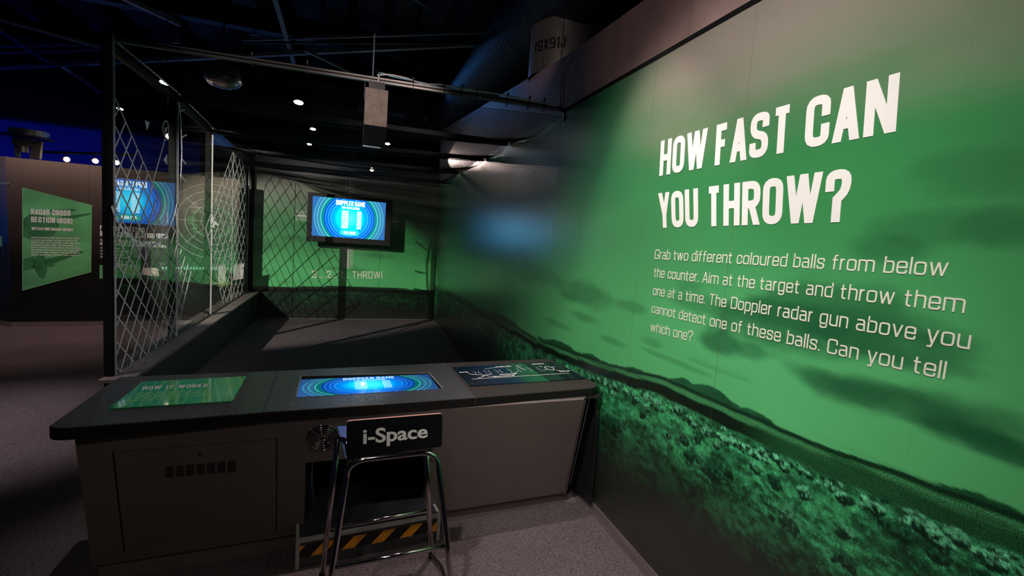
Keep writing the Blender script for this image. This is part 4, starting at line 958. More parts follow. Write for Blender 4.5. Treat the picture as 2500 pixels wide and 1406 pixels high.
for u, v in ((.03, .06), (.965, .06), (.965, .95), (.03, .94)):
    mb = MB(); disc(mb, at(u, v), (0, 0, 1), .006, .003, 12); mb.build('screw', 'screw', inf)
MB().bar(at(-.004, 0, -.002), at(-.004, 1, -.002), .003, .004).build('plate_edge', 'alu', inf)

# ------------------------------------------------------------------ step under the counter
sf = [onz((725, 1389), 0), onz((1068, 1318), 0)]
stp = thing('step_platform', 'low step with yellow and black hazard tape pushed under the counter', 'step', tuple((sf[0]+sf[1])/2))
zs = ony((735, 1318), sf[0].y).z; zs = .125
ze = .125
a, b = sf; dv = (b-a).normalized(); nv = Vector((dv.y, -dv.x, 0))
H = Vector((0, 0, 1)); dep = -nv*.52
MB().prism([a+H*.0, b, b+H*ze, a+H*ze], -nv*.012).build('riser', 'stepboard', stp)
MB().prism([a+H*ze, b+H*ze, b+H*ze+dep, a+H*ze+dep], H*.012).build('tread', 'stepdark', stp)
for s0, s1 in ((a, a+dep), (b, b+dep)): MB().prism([s0-nv*.012, s1, s1+H*ze, s0-nv*.012+H*ze], dv*(.012 if s0 is a else -.012)).build('side_board', 'stepboard', stp)
for s0 in (a, b):
    MB().bar(s0+nv*.002, s0+nv*.002+H*(ze+.01), .016, .006, up=nv).build('corner_trim', 'stepedge', stp)
MB().bar(a+nv*.003+H*(ze+.008), b+nv*.003+H*(ze+.008), .012, .018).build('nosing', 'stepedge', stp)
MB().bar(b+H*(ze+.013), b+dep*.5+H*(ze+.013), .014, .004).build('tread_edge', 'stepedge', stp)
MB().bar(a+H*(ze+.013), a+dep*.5+H*(ze+.013), .014, .004).build('tread_edge', 'stepedge', stp)
# tape: black strip with slanted orange bars
W_ = (b-a).length; t0, t1 = .050, .106
tp = MB().prism([a+nv*.0008+H*t0+dv*.008, b+nv*.0008+H*t0-dv*.008, b+nv*.0008+H*t1-dv*.008, a+nv*.0008+H*t1+dv*.008], nv*.0006).build('hazard_tape', 'tape', stp)
pit = W_/4.85
for k in range(-1, 5):
    x0_ = k*pit+.052; sl = .055; wd = .058
    pl = [(x0_, t0), (x0_+wd, t0), (x0_+wd+sl, t1), (x0_+sl, t1)]
    lo, hi = .008, W_-.008
    def clip(pl, lo, hi):
        for s, lim in ((1, lo), (-1, -hi)):
            out = []
            for i in range(len(pl)):
                p, q = pl[i], pl[(i+1) % len(pl)]; ip = s*p[0] >= lim; iq = s*q[0] >= lim
                if ip: out.append(p)
                if ip != iq: t = (lim-s*p[0])/(s*q[0]-s*p[0]); out.append((p[0]+(q[0]-p[0])*t, p[1]+(q[1]-p[1])*t))
            pl = out
            if not pl: return []
        return pl
    pl = clip(pl, lo, hi)
    if len(pl) > 2: MB().prism([a+nv*.0015+dv*x+H*z for x, z in pl], nv*.0005).build('tape_stripe', 'yellow', tp)

# ------------------------------------------------------------------ bar stool
st = thing('bar_stool', 'chrome framed stool with black back lettered i-Space and blue seat', 'stool', (.2, 1.85, 0))
tr = .0115
def S_(px, y): return ony(px, y)
# near frame: inverted U, feet towards the camera
y_t, y_b = 1.80, 1.72
nb = lambda px, z: None
def leg(px_top, px_bot, yt, yb): return ony(px_top, yt), ony(px_bot, yb)
Bt, Bb = ony((845, 1168), 1.80), ony((812, 1385), 1.725)
Dt, Db = ony((1071, 1140), 1.80), ony((1092, 1332), 1.725)
def ext(a, b, z): t = (z-a.z)/(b.z-a.z); return a+(b-a)*t
Bf, Df = ext(Bt, Bb, .012), ext(Dt, Db, .012)
tp1 = [ony(p, 1.805) for p in ((848, 1150), (856, 1137), (872, 1126), (890, 1121))]; tp2 = [ony(p, 1.805) for p in ((1030, 1105), (1048, 1107), (1060, 1115), (1068, 1128))]
MB().tube([Bf, Bb, Bt]+tp1+tp2+[Dt, Db, Df], tr, 12).build('frame', 'chrome', st, smooth=True)
MB().tube([ext(Bt, Bb, Bb.z), ext(Dt, Db, Db.z)], tr*.8, 12).build('crossbar', 'chrome', st, smooth=True)
At, Ab = ony((826, 1068), 1.90), ony((800, 1290), 2.0)
Ct, Cb = ony((1041, 1112), 1.90), ony((1047, 1246), 2.0)
Af, Cf = ext(At, Ab, .012), ony((1054, 1352), 2.09)
MB().tube([At, Ab, Af], tr, 12).build('leg', 'chrome', st, smooth=True); MB().tube([Ct, Cb, Cf], tr, 12).build('leg', 'chrome', st, smooth=True)
MB().tube([Ab, Cb], tr*.8, 12).build('crossbar', 'chrome', st, smooth=True)
MB().tube([At, At+Vector((.03, -.04, .005)), tp1[0]+Vector((.01, .01, 0))], tr*.8, 10).build('hinge_bar', 'chrome', st, smooth=True)
MB().tube(cr([Cf+Vector((0, .0, .01)), Cf+Vector((.006, -.03, 0)), Cf+Vector((.03, -.12, -.0)), Vector((Df.x-.0, Df.y+.12, .012)), Df]), tr*.8, 10).build('runner', 'chrome', st, smooth=True)
MB().tube(cr([Af, Af+Vector((.006, -.06, 0)), Bf+Vector((0, .1, 0)), Bf]), tr*.8, 10).build('runner', 'chrome', st, smooth=True)
for q in (Bf, Df, Af, Cf):
    c_ = Vector((q.x, q.y, 0)); MB().tube([c_, c_+Vector((0, 0, .022))], tr*1.25, 10).build('foot', 'black', st)
# back plate: gently bent plywood
TLb, TRb, BRb, BLb = ony((846, 1029), 1.80), ony((1080, 1010), 1.80), ony((1079, 1090), 1.80), ony((846, 1122), 1.80)
def rr2(bl, br, tr_, tl_, r):
    out = []
    for (p, a_, b_) in ((bl, tl_, br), (br, bl, tr_), (tr_, br, tl_), (tl_, tr_, bl)):
        u = (a_-p).normalized()*r; v = (b_-p).normalized()*r; out += arc(p+u, p, p+v, 4)
    return out
pb = rr2(BLb, BRb, TRb, TLb, .012)
MB().prism(pb, (0, .003, 0)).build('backrest', 'seatblack', st)
MB().prism([v+Vector((0, .0031, 0)) for v in pb], (0, .009, 0)).build('plywood_core', 'ply', st)
MB().prism([v+Vector((0, .0125, 0)) for v in pb], (0, .002, 0)).build('inner_face', 'seatblue', st)
lettering('back_lettering', 'i-Space', [Vector((0, 0, 0))]*4, 'lettergrey', st) if 0 else None
fc = bpy.data.curves.new('back_lettering', 'FONT'); fc.body = 'i-Space'; fc.size = 1; fc.offset = .016
to = bpy.data.objects.new('lettering_source', fc); sc.collection.objects.link(to); dg = bpy.context.evaluated_depsgraph_get(); me = bpy.data.meshes.new_from_object(to.evaluated_get(dg)); bpy.data.objects.remove(to)
x_0, x_1 = min(v.co.x for v in me.vertices), max(v.co.x for v in me.vertices); capz = max(v.co.y for v in me.vertices)
qa, qb, qc, qd = [ony(p, 1.7985) for p in ((887, 1083), (1043.5, 1067), (1043.5, 1036.5), (887, 1047))]
base_v, base_f = [], [tuple(p.vertices) for p in me.polygons]
for v in me.vertices:
    u = (v.co.x-x_0)/(x_1-x_0); t = v.co.y/capz; q = (qa*(1-u)+qb*u)*(1-t)+(qd*(1-u)+qc*u)*t; base_v.append(q-Vector(st.location)+Vector((0, -.0004, 0)))
V_, F_ = [], []
for k, (ax_, az_) in enumerate(((0, 0), (.0010, 0), (-.0010, 0), (0, .0005), (0, -.0005))):
    V_ += [tuple(v+Vector((ax_, -.00004*k, az_))) for v in base_v]; F_ += [tuple(i+k*len(base_v) for i in f) for f in base_f]
me = bpy.data.meshes.new('back_lettering'); me.from_pydata(V_, [], F_); me.materials.append(M['lettergrey'])
to = bpy.data.objects.new('back_lettering', me); sc.collection.objects.link(to); to.parent = st
# folded-up seat, seen past the left edge of the back
sb = [ony((843, 1119), 1.825), ony((1040, 1080), 1.84), ony((1050, 1034), 1.93), ony((823, 1042), 1.93)]
MB().prism(sb, (0, .009, 0)).build('seat', 'seatblue', st, bevel=.002)
MB().prism([v+Vector((0, .0095, 0)) for v in sb], (0, .002, 0)).build('seat_underside', 'seatblack', st)

# ------------------------------------------------------------------ exhibition wall to the left
KA = Vector((-4.051, 7.58, 0)); kd = (Vector((-3.144, 7.722, 0))-KA).normalized(); kn = Vector((kd.y, -kd.x, 0))
def onk(p, out=0): return onplane(p, KA+kn*out, kn)
wl = struct('wall_left', tuple(KA))
def panel_grad(name, lo, hi, z0, z1, extra=None):
    m, t, b = NT(name); b.inputs['Roughness'].default_value = .4
    tc = t.nodes.new('ShaderNodeTexCoord'); sp = t.nodes.new('ShaderNodeSeparateXYZ'); t.links.new(tc.outputs['Object'], sp.inputs[0])
    mr = t.nodes.new('ShaderNodeMapRange'); mr.inputs['From Min'].default_value = z0; mr.inputs['From Max'].default_value = z1; t.links.new(sp.outputs[2], mr.inputs['Value'])
    r = t.nodes.new('ShaderNodeValToRGB'); e = r.color_ramp.elements; e[0].color = (*lo, 1); e[1].color = (*hi, 1)
    if extra:
        for p, c in extra: x = e.new(p); x.color = (*c, 1)
    t.links.new(mr.outputs[0], r.inputs[0]); t.links.new(r.outputs[0], b.inputs['Base Color']); return m
M['brownpanel'] = panel_grad('brown_to_black_print', (.004, .004, .005), (.22, .155, .13), .3, 2.1, [(.33, (.006, .005, .005)), (.6, (.045, .030, .026)), (.85, (.11, .075, .063))])
M['greenpanel'] = panel_grad('green_hill_print', (.004, .004, .005), (.20, .14, .115), .3, 2.1, [(.28, (.004, .010, .006)), (.285, (.012, .06, .025)), (.45, (.012, .035, .02)), (.7, (.07, .048, .04))])
M['bluepanel'] = panel_grad('blue_print', (.012, .012, .016), (.30, .22, .26), .2, 2.1, [(.35, (.01, .03, .10)), (.6, (.02, .07, .30)), (.8, (.12, .12, .25))])
def kp(s, z, out=0): q = KA+kd*s+kn*out; return Vector((q.x, q.y, z))
HT = 2.125
segs = [0, .78, 1.62, 2.48]
for i, (s0, s1) in enumerate(zip(segs, segs[1:])):
    zt0 = 2.106+.014*s0; zt1 = 2.106+.014*s1
    MB().hexa([kp(s0+.001, .06), kp(s1-.001, .06), kp(s1-.001, .06, -.06), kp(s0+.001, .06, -.06), kp(s0+.001, zt0), kp(s1-.001, zt1), kp(s1-.001, zt1, -.06), kp(s0+.001, zt0, -.06)]).build('wall_panel', 'brownpanel' if i < 2 else 'greenpanel', wl)
MB().hexa([kp(0, 0, .004), kp(2.48, 0, .004), kp(2.48, 0, -.02), kp(0, 0, -.02), kp(0, .062, .004), kp(2.48, .062, .004), kp(2.48, .062, -.02), kp(0, .062, -.02)]).build('skirting_strip', 'steel', wl)
for s in (.02, .36, .75, 1.3, 1.8):
    mb = MB(); disc(mb, kp(s, .032, .004), kn, .007, .003, 8); mb.build('screw', 'screw', wl)
# the adjoining wall at the frame's left edge
w2 = struct('wall_1', tuple(KA)); K0 = onz((-60, 786), 0); j_d = (K0-KA).normalized(); jn = Vector((-j_d.y, j_d.x, 0))
if jn.y > 0: jn = -jn
def jp(s, z, out=0): q = KA+j_d*s+jn*out; return Vector((q.x, q.y, z))
def onj(p, out=0): return onplane(p, KA+jn*out, jn)
MB().hexa([jp(.0, .06), jp(2.2, .06), jp(2.2, .06, -.06), jp(.0, .06, -.06), jp(0, 2.11), jp(2.2, 2.11), jp(2.2, 2.11, -.06), jp(0, 2.11, -.06)]).build('wall_panel', 'bluepanel', w2)
MB().hexa([jp(.0, 0, .004), jp(2.2, 0, .004), jp(2.2, 0, -.02), jp(.0, 0, -.02), jp(0, .062, .004), jp(2.2, .062, .004), jp(2.2, .062, -.02), jp(0, .062, -.02)]).build('skirting_strip', 'steel', w2)
mb = MB()
for k in range(9):
    x = -26+k*5.6; pts = [(x-.5, 450.5), (x+1.8, 450.2), (x+3.4, 444.2), (x+1.1, 444.5)]
    if x > 22: continue
    plate(mb, [onj(p, .001) for p in pts], jn, .001)
M['mint'] = mat('mint_vinyl', (.20, .50, .42), .5)
mb.build('stripe_print', 'mint', w2)
mb = MB(); plate(mb, [onj(p, .001) for p in ((-30, 601), (4.5, 601), (4.5, 577), (-30, 577))], jn, .001); mb.build('label_print', 'mint', w2)
M['bluefig'] = mat('dark_blue_print', (.008, .012, .03), .6)
for cx_, top in ((14, 592), (1, 604)):
    mb = MB(); plate(mb, [onj((cx_+x, top+y), .001) for x, y in ((-2, 0), (2, 0), (5, 14), (6, 38), (4, 52), (5, 92), (1, 92), (0, 60), (-1, 92), (-4, 92), (-4, 52), (-5, 36), (-4, 14))], jn, .001); mb.build('figure_print', 'bluefig', w2)

# green sign on the exhibition wall
def green_print(name):
    return mat(name, (.12, .42, .17), .4, var=.4, scale=2.2)
M['greensign'] = green_print('green_sign_print'); M['sign_dark'] = mat('dark_green_print', (.035, .17, .06), .5, var=.35, scale=7); M['sign_line'] = mat('light_green_print', (.2, .48, .22), .5)
sg = thing('radar_sign', 'green angular sign titled RADAR CROSS SECTION (RCS) on the brown wall at left', 'sign', tuple(onk((140, 708))))
SP = [onk(p, .001) for p in ((55, 709), (222, 664), (224, 501), (55, 458))]
mb = MB(); plate(mb, SP, kn, .006); mb.build('sign_board', 'greensign', sg)
e = .0075
def kpoly(name, pts, m, parent, out=e): mb = MB(); plate(mb, [onk(p, out) for p in pts], kn, .0006); return mb.build(name, m, parent)
mb = MB(); ribbon(mb, [onk(p, e) for p in ((55, 709), (222, 664), (224, 501), (55, 458), (55, 709))], .006, kn); mb.build('sign_border', 'sign_line', sg)
# aircraft drawn on the sign
kpoly('aircraft_nose', [(85, 632), (92, 618), (107, 618), (113, 640), (115, 660), (110, 674), (105, 681), (98, 678), (88, 664), (80, 650)], 'sign_dark', sg)
kpoly('aircraft_wing', [(56, 632), (85, 625), (84, 655), (57, 660)], 'sign_dark', sg); kpoly('aircraft_wing', [(110, 632), (132, 628), (203, 612), (204, 616), (133, 642), (131, 650), (112, 652)], 'sign_dark', sg)
kpoly('aircraft_body', [(57, 535), (75, 520), (120, 530), (145, 548), (140, 560), (128, 578), (95, 590), (56, 578)], 'sign_dark', sg)
kpoly('aircraft_wing', [(140, 530), (222, 520), (222, 523), (150, 540)], 'sign_dark', sg); kpoly('aircraft_wing', [(118, 512), (180, 510), (187, 515), (120, 518)], 'sign_dark', sg)
e2 = e+.0012
def klet(s, bl, br, h, m, parent, out=e2, **kw):
    a = onk(bl, out); b = onk(br, out); a2 = onk((bl[0], bl[1]-h), out); b2 = onk((br[0], br[1]-h*kw.pop('hr', 1)), out)
    lettering('sign_text', s, [a, b, b2, a2], m, parent, nrm=kn, thick=.0006, **kw)
hk = dict(cw=.62, t=.22, gap=.1, space=.35, ch=.12)
klet('RADAR CROSS', (75.5, 523.5), (172, 527), 13.5, 'white', sg, **hk); klet('SECTION (RCS)', (75.5, 542), (177, 546.5), 13.5, 'white', sg, **hk)
klet('REFLECTING RADAR ENERGY', (77.5, 561), (179, 564.8), 7, 'white', sg, cw=.62, t=.24, gap=.12, space=.35, ch=.1)
BT = ["Radar Cross Section (RCS) refers to an object's ability", 'to reflect radar energy, and does not equate to its', 'actual exterior area. For example, a radar might detect', 'a large ship as being smaller. This is because not all', "parts of an object's surface interact with radar energy", 'the same way. Some parts absorb radar energy while', "other parts reflect or deflect it. The lower an object's", 'RCS, the more difficult it will be for radar to detect it.']
for k, s in enumerate(BT):
    klet(s, (76.5, 581.3+k*6.0), ((194, 189, 196, 188, 196, 192, 194, 193)[k], 583.8+k*5.9), 3.6, 'white', sg, cw=.75, t=.2, gap=.2, space=.5, ch=.1)
# second text block behind the glass
fs = thing('factors_panel_text', 'white lettering FACTORS AFFECTING RADAR CROSS SECTION on the brown wall seen past the post', 'lettering', tuple(onk((320, 640))))
klet('FACTORS AFFECTING', (244, 562), (353, 568), 12, 'white', fs, out=.002, **hk); klet('RADAR CROSS SECTION (RCS)', (244, 576), (411, 583), 12, 'white', fs, out=.002, **hk)
klet('THE RADAR CROSS SECTION (RCS) OF AN', (244, 590), (392, 597), 6.5, 'white', fs, out=.002, cw=.75, t=.2, gap=.16, space=.4, ch=.1)
klet('OBJECT DEPENDS ON A NUMBER OF FACTORS:', (244, 598), (406, 605), 6.5, 'white', fs, out=.002, cw=.75, t=.2, gap=.16, space=.4, ch=.1)
for k, s in enumerate(('. Size of the object', '. Shape and orientation to the radar', '. Materials of the surface', '. Operating frequency of the radar')):
    klet(s, (243, 607+k*7.2), (243+(50, 72, 60, 72)[k], 608.6+k*7.6), 4.2, 'white', fs, out=.002, cw=.75, t=.18, gap=.2, space=.5, ch=.1)
gl = thing('green_label', 'small green label sheet left of the brown photos low on the brown wall', 'label', tuple(onk((262, 679))))
mb = MB(); plate(mb, [onk(p, .001) for p in ((243, 680), (286, 680), (286, 648), (243, 647))], kn, .003); mb.build('label_sheet', 'greensign', gl)
mb = MB()
for k in range(5): ribbon(mb, [onk((245, 656+k*4.5), .0042), onk((284, 656.5+k*4.5), .0042)], .006, kn, .0005)
mb.build('label_lines', 'sign_line', gl)
p1 = thing('photo_frame', 'brown framed photo on the far wall behind the first glass pane', 'picture', tuple(onk((320, 670))))
mb = MB(); plate(mb, [onk(p, .001) for p in ((300, 669), (339, 672), (340, 651), (301, 649))], kn, .012); mb.build('photo', 'olive', p1)
mb = MB(); ribbon(mb, [onk(p, .013) for p in ((300, 669), (339, 672), (340, 651), (301, 649), (300, 669))], .008, kn, .004); mb.build('frame_edge', 'ledge', p1)
p2 = thing('pink_panel', 'pale pink display panel with a curved cutout behind the first glass pane', 'display panel', tuple(onk((368, 672))))
mb = MB(); plate(mb, [onk(p, .001) for p in ((349, 671), (388, 674), (388, 656), (349, 653))], kn, .012); mb.build('panel_board', 'pink', p2)
mb = MB(); ribbon(mb, [onk(p, .014) for p in ((366, 664), (383, 666), (384, 658), (380, 655), (368, 654))], .01, kn, .002); mb.build('curved_mark', 'white', p2)
mb = MB()
for k in range(11):
    x = 282+k*5.2; plate(mb, [onk(p, .0012) for p in ((x, 650), (x+3.2, 650.3), (x+5, 646.6), (x+1.8, 646.3))], kn, .0008)
for k in range(26):
    x = 394+k*7.6
    if x > 585: break
    plate(mb, [onk(p, .0012) for p in ((x, 658+k*.05), (x+4.6, 658+k*.05), (x+7, 651+k*.05), (x+2.4, 651+k*.05))], kn, .0008)
mb.build('stripe_print', 'mint', wl)
# polar radar chart
ch_ = onk((519, 541), .002); chz = ch_.z; chs = (ch_-KA).dot(kd)
rc = thing('radar_chart', 'white circular radar chart with a small aircraft at its centre on the far wall', 'chart', tuple(ch_))
for i, r_ in enumerate((.14, .24, .33, .43, .53)):
    mb = MB(); 
    for t in range(48):
        p0_, p1_ = [kp(chs+r_*cos(q*2*pi/48), chz+r_*sin(q*2*pi/48), .002) for q in (t, t+1)]
        if max(p0_.x, p1_.x) < GX-.09: ribbon(mb, [p0_, p1_], .006, kn, .0006)
    mb.build('chart_ring', 'grey_vinyl', rc)
for an in range(0, 360, 45):
    mb = MB(); L_ = .46 if cos(R(an)) < .3 else (.25 if an else .26); ribbon(mb, [kp(chs+.10*cos(R(an)), chz+.10*sin(R(an)), .002), kp(chs+L_*cos(R(an)), chz+L_*sin(R(an)), .002)], .005, kn, .0006); mb.build('chart_spoke', 'grey_vinyl', rc)
kpts = [(0, .11), (.012, .06), (.02, .02), (.075, -.03), (.075, -.05), (.025, -.04), (.02, -.065), (.035, -.09), (0, -.08)]
kpts = kpts+[(-x, z) for x, z in reversed(kpts[1:-1])]
mb = MB(); mb.prism([kp(chs+x, chz+z, .003) for x, z in kpts], kn*.001); mb.build('aircraft_icon', 'white', rc)
mb = MB(); rg = random.Random(5); pts = []
for k in range(120):
    an = k*2*pi/120; r_ = .19+.08*rg.random()*(1+.6*cos(2*an)); pts.append(kp(chs+r_*cos(an), chz+r_*sin(an), .003))
ribbon(mb, pts+[pts[0]], .005, kn, .0005); mb.build('chart_trace', 'greensign', rc)
# leaflets and reed plant low at the end of the wall
for i, q in enumerate((((533, 690), (551, 690), (551, 645), (533, 648)), ((569, 684), (594, 680), (596, 642), (570, 646)))):
    lf = thing('display_sheet', ('narrow pale display sheet hung low beside the reed plant', 'wide pale display sheet with curved lines near the end of the far wall')[i], 'display sheet', tuple(onk(q[0])), )
    mb = MB(); plate(mb, [onk(p, .03) for p in q], kn, .004); mb.build('sheet', 'pink' if 0 else 'grey_vinyl', lf)
    mb = MB(); ribbon(mb, [onk((q[3][0]-1, q[3][1]), .03), onk((q[2][0]+1, q[2][1]), .03)], .012, kn, .01); mb.build('hanger_bar', 'strut', lf)
pl = thing('reed_plant', 'small yellow-green reed plant on a thin rod below the display sheets', 'plant', tuple(onk((545, 700), .1)))
mb = MB(); mb.tube([onk((510, 697), .1), onk((551, 690), .1)], .006, 6); mb.build('rod', 'strut', pl)
for k in range(9):
    a = onk((548, 700), .1); an = R(20+k*20); L = .16+.05*sin(k*3); t = a+Vector((cos(an)*L, -.02*sin(k), sin(an)*L*.9)); m_ = lerp(a, t, .5)+Vector((0, -.01, .02)); s_ = Vector((.008, 0, .006))
    MB().add([a, m_-s_, t, m_+s_, a+Vector((0, .003, 0)), m_-s_+Vector((0, .003, 0)), t+Vector((0, .003, 0)), m_+s_+Vector((0, .003, 0))], [(0, 1, 2, 3), (7, 6, 5, 4), (0, 4, 5, 1), (1, 5, 6, 2), (2, 6, 7, 3), (3, 7, 4, 0)]).build('leaf', 'leaf', pl)

# blue wall far behind
wbk = struct('wall_2', (-5, 12.6, 0)); MB().box((-9, 12.55, 0), (-3.3, 12.7, 4.4)).build('wall_board', 'bluewall', wbk); MB().box((-3.3, 12.5, 0), (3, 12.7, 4.4)).build('dark_board', 'matte_black', wbk)
MB().box((-9, 11.6, 3.15), (0, 12.0, 4.4)).build('soffit', 'black', wbk)

# ------------------------------------------------------------------ ceiling services
def cz(p, z): return onz(p, z)
def strut(pa, pb, z, w_, h_, label, name='ceiling_strut', m='strut'):
    a, b = cz(pa, z), cz(pb, z); o = MB().bar(a, b, w_, h_).build(name, m); return tag(o, label, 'ceiling bar'), a, b
s1, a1, b1 = strut((-20, 167), (1161, 108), 3.75, .05, .045, 'long blue-grey ceiling channel crossing above the net, lowest of the level ones')
strut((590, 98), (1186, 78), 3.9, .03, .03, 'thin pale conduit just above the long ceiling channel')
strut((664, -30), (717, 152), 3.8, .05, .04, 'steep blue-grey ceiling channel left of centre crossing the long one')
strut((-20, 42), (262, 120), 3.9, .035, .035, 'thin slanted conduit at the upper left above the corner post')
strut((150, 160), (262, 235), 3.6, .045, .04, 'short diagonal ceiling channel left of the corner post')
strut((745, 122), (872, 184), 3.55, .03, .03, 'short thin brace running down to the front rail beside the hanging box')
strut((-20, 60), (118, 150), 4.0, .05, .04, 'dim diagonal bar at the far upper left corner of the ceiling')
strut((0, 113), (256, 108), 4.05, .03, .03, 'faint level pipe behind the corner post, upper of two')
strut((0, 130), (256, 122), 4.1, .025, .025, 'faint level pipe behind the corner post, lower of two')
strut((1005, -8), (1050, 20), 4.1, .03, .03, 'short bright bar at the top edge left of the big duct')
strut((1412, 65), (1462, 61), 4.0, .03, .03, 'short pale bar above the galvanised collar')
strut((270, -20), (440, 60), 4.1, .06, .05, 'dim slanted beam at the top left above the partition')
strut((590, 104), (1186, 106), 3.72, .02, .02, 'slim dark cable conduit just over the long channel', m='black')
for px, lab in (((430, 105), 'short hanger rod over the cage, leftmost'), ((622, 85), 'short hanger rod over the cage, beside the steep channel'), ((806, 120), 'short hanger rod over the cage, right of centre')):
    t_ = cz(px, 3.85); hg = thing('hanger', lab, 'hanger', tuple(t_))
    MB().tube([t_, Vector((t_.x, t_.y, 4.42))], .005, 6).build('rod', 'strut', hg); MB().bar(t_+Vector((-.05, 0, 0)), t_+Vector((.05, -.02, 0)), .02, .012).build('clip', 'alu', hg)

# big spiral duct
dx, dz, dr = 1.66, 3.66, .385
du = thing('spiral_duct', 'big dark blue spiral duct running back over the mural wall', 'duct', (dx, 5, dz-dr))
MB().tube([(dx, y, dz) for y in (1.2, 4, 7, 9.6)], dr, 48, False).build('duct_shell', 'duct', du, smooth=True)
MB().tube([(dx+.0+(dr+.001)*cos(t*2*pi/36), 1.3+.105*t/36, dz+(dr+.001)*sin(t*2*pi/36)) for t in range(36*78)], .0016, 4, False).build('spiral_seam', 'ductline', du)
# galvanised collar
cy_ = ony((1310, 150), 3.9); c0 = onplane((1308, 150), (0, 3.55, 0), (0, 1, 0))
cl = thing('duct_collar', 'short galvanised duct collar stamped with letters behind the brown fascia', 'duct', (0, 0, 0))
rad = .33; cc = Vector((1.45+rad*.75, 3.95, 0)); 
cl.location = (cc.x, cc.y, 2.95)
V3 = lambda z: Vector((cc.x, cc.y, z))
MB().tube([V3(2.92), V3(3.33)], rad, 48, False).build('collar_shell', 'galv', cl, smooth=True)
MB().tube([V3(3.325), V3(3.34)], rad-.004, 48, True).build('collar_top', 'black', cl)
# seam and stamp on the curved side
def cyl(an, z, o=.002): return Vector((cc.x+(rad+o)*cos(an), cc.y+(rad+o)*sin(an), z))
an0 = R(-128)
MB().bar(cyl(an0+.1, 2.93), cyl(an0+.1, 3.325), .006, .004).build('collar_seam', 'alu', cl)
P_, W_2 = stroke_text('TGX91J', .55, .14, .12, .3, .1); mb = MB()
for p in P_:
    q = [cyl(R(-172)+(v.x/W_2)*.95, 3.08+v.y*.085, .003) for v in p]; mb.add(q, [(0, 1, 2, 3)])
mb.build('stamp_lettering', 'black', cl)

# LED downlights above the net
for i, (px, z, lab) in enumerate((((490, 252), 3.2, 'bright white ceiling spot beside the partition top, leftmost over the net'), ((729, 250), 3.2, 'bright white ceiling spot level with the leftmost one, left of the hanging box'), ((764, 315), 3.2, 'small white ceiling spot over the net, upper of the close pair'),
                               ((755, 352), 3.2, 'small white ceiling spot over the net, lower of the close pair'), ((956, 309), 3.2, 'small white ceiling spot just right of the hanging box'), ((946, 351), 3.2, 'small white ceiling spot below right of the hanging box'))):
    c = cz(px, z); dn = Vector((0, -.25, -1)).normalized(); t = thing('ceiling_spot', lab, 'spotlight', tuple(c))
    mb = MB(); disc(mb, c-dn*.12, dn, .055, .12, 16, .068 if i < 2 else .055); mb.build('housing', 'black', t)
    mb = MB(); disc(mb, c+dn*.001, dn, .06 if i < 2 else .045, .003, 16); mb.build('lens', 'led', t)
# warm track spots
for i, (px, y, z0_, lab) in enumerate((((163, 389), 8.6, 0, 'small warm track spot above the brown wall, leftmost'), ((233, 393), 8.6, 0, 'bright warm track spot above the brown wall just left of the corner post'), ((285, 397), 8.6, 0, 'warm track spot seen through the glass just right of the corner post'),
                                  ((412, 333), 7.4, 0, 'warm track spot seen through the glass inside the small printed loop'), ((908, 414), 8.1, 0, 'warm track spot glaring above the wall television'))):
    c = ony(px, y); dn = (Vector((0, 3, 1.4))-c).normalized(); t = thing('track_spot', lab, 'spotlight', tuple(c))
    mb = MB(); disc(mb, c-dn*.13, dn, .03, .13, 14, .042); mb.build('housing', 'ledge' if i != 4 else 'black', t)
    mb = MB(); disc(mb, c+dn*.001, dn, .030, .003, 14); mb.build('lens', 'lamp', t)
    zt_s = 4.62 if i > 2 else (c-dn*.08).z+.12
    MB().tube([c-dn*.08, Vector(((c-dn*.08).x, (c-dn*.08).y, zt_s))], .006, 6).build('stem', 'black', t)
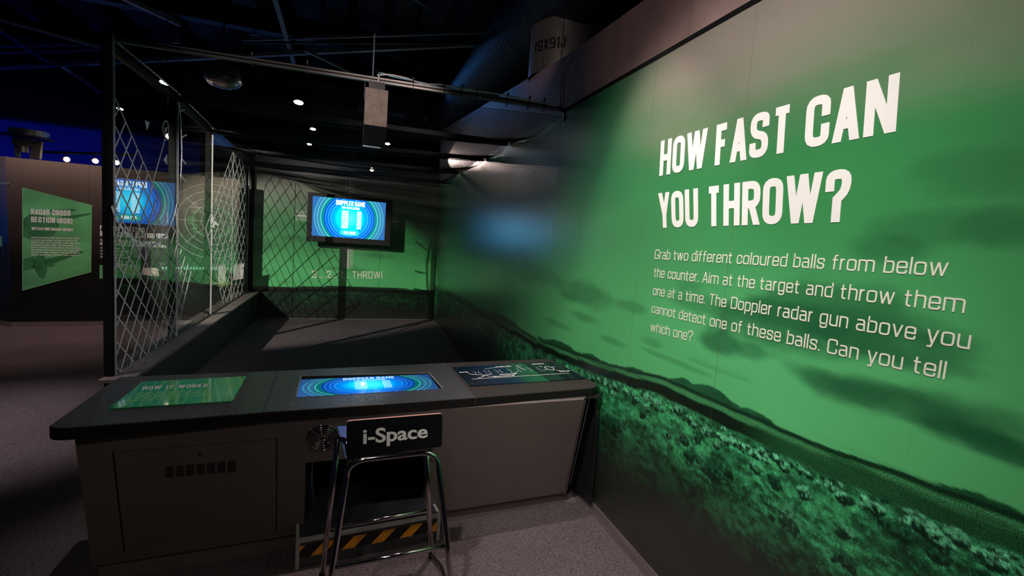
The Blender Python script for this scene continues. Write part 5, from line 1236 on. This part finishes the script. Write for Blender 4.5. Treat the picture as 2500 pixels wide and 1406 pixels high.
# track rail carrying them
a = ony((105, 371), 8.6); b = ony((325, 378), 8.6); tag(MB().bar(a, b, .035, .03).build('light_track', 'black'), 'dark lighting track above the brown wall at left', 'track')

# dome lamp above the net
dm = thing('dome_lamp', 'round dark dome lamp glinting through the net near the partition', 'lamp', tuple(cz((545, 215), 3.1)))
c = Vector(dm.location); prof = [(0, 0), (.10, .01), (.17, .04), (.2, .09), (.17, .2), (.08, .28), (.03, .30)]
mb = MB(); N = 24; vs = []; fs = []
for i, (r_, z_) in enumerate(prof):
    for k in range(N): vs.append(c+Vector((max(r_, .001)*cos(2*pi*k/N), max(r_, .001)*sin(2*pi*k/N), z_)))
for i in range(len(prof)-1):
    for k in range(N): fs.append((i*N+k, i*N+(k+1) % N, (i+1)*N+(k+1) % N, (i+1)*N+k))
mb.add(vs, fs); mb.build('dome', 'galv', dm, smooth=True)
MB().tube([c+Vector((0, 0, .3)), Vector((c.x, c.y, 4.42))], .012, 8).build('stem', 'black', dm)

# apparatus standing on the exhibition wall at far left
ap = thing('overhead_apparatus', 'round dark table-like apparatus with grey legs above the wall at far left', 'apparatus', tuple(ony((75, 385), 8.3)))
def a8(p): return ony(p, 8.3)
c = a8((72, 334)); 
mb = MB(); disc(mb, c-Vector((0, 0, .0)), (0, 0, 1), .20, .08, 32); mb.build('round_top', 'galv', ap)
mb = MB(); disc(mb, c-Vector((.04, 0, .014)), (0, 0, 1), .28, .012, 32); mb.build('rim_plate', 'black', ap)
MB().bar(a8((40, 335)), a8((44, 384)), .03, .05).build('leg', 'strut', ap)
MB().bar(a8((84, 345)), a8((79, 388)), .035, .05).build('leg', 'cab_edge', ap)
MB().bar(a8((97, 345)), a8((92, 388)), .05, .06).build('leg', 'ledge', ap)
q = a8((60, 350)); MB().box((q.x-.09, q.y-.08, q.z-.04), (q.x+.09, q.y+.08, q.z+.06)).build('gear_box', 'ledge', ap)
q = a8((56, 363)); mb = MB(); disc(mb, q-Vector((0, 0, .05)), (0, 0, 1), .055, .10, 18); mb.build('motor', 'galv', ap)
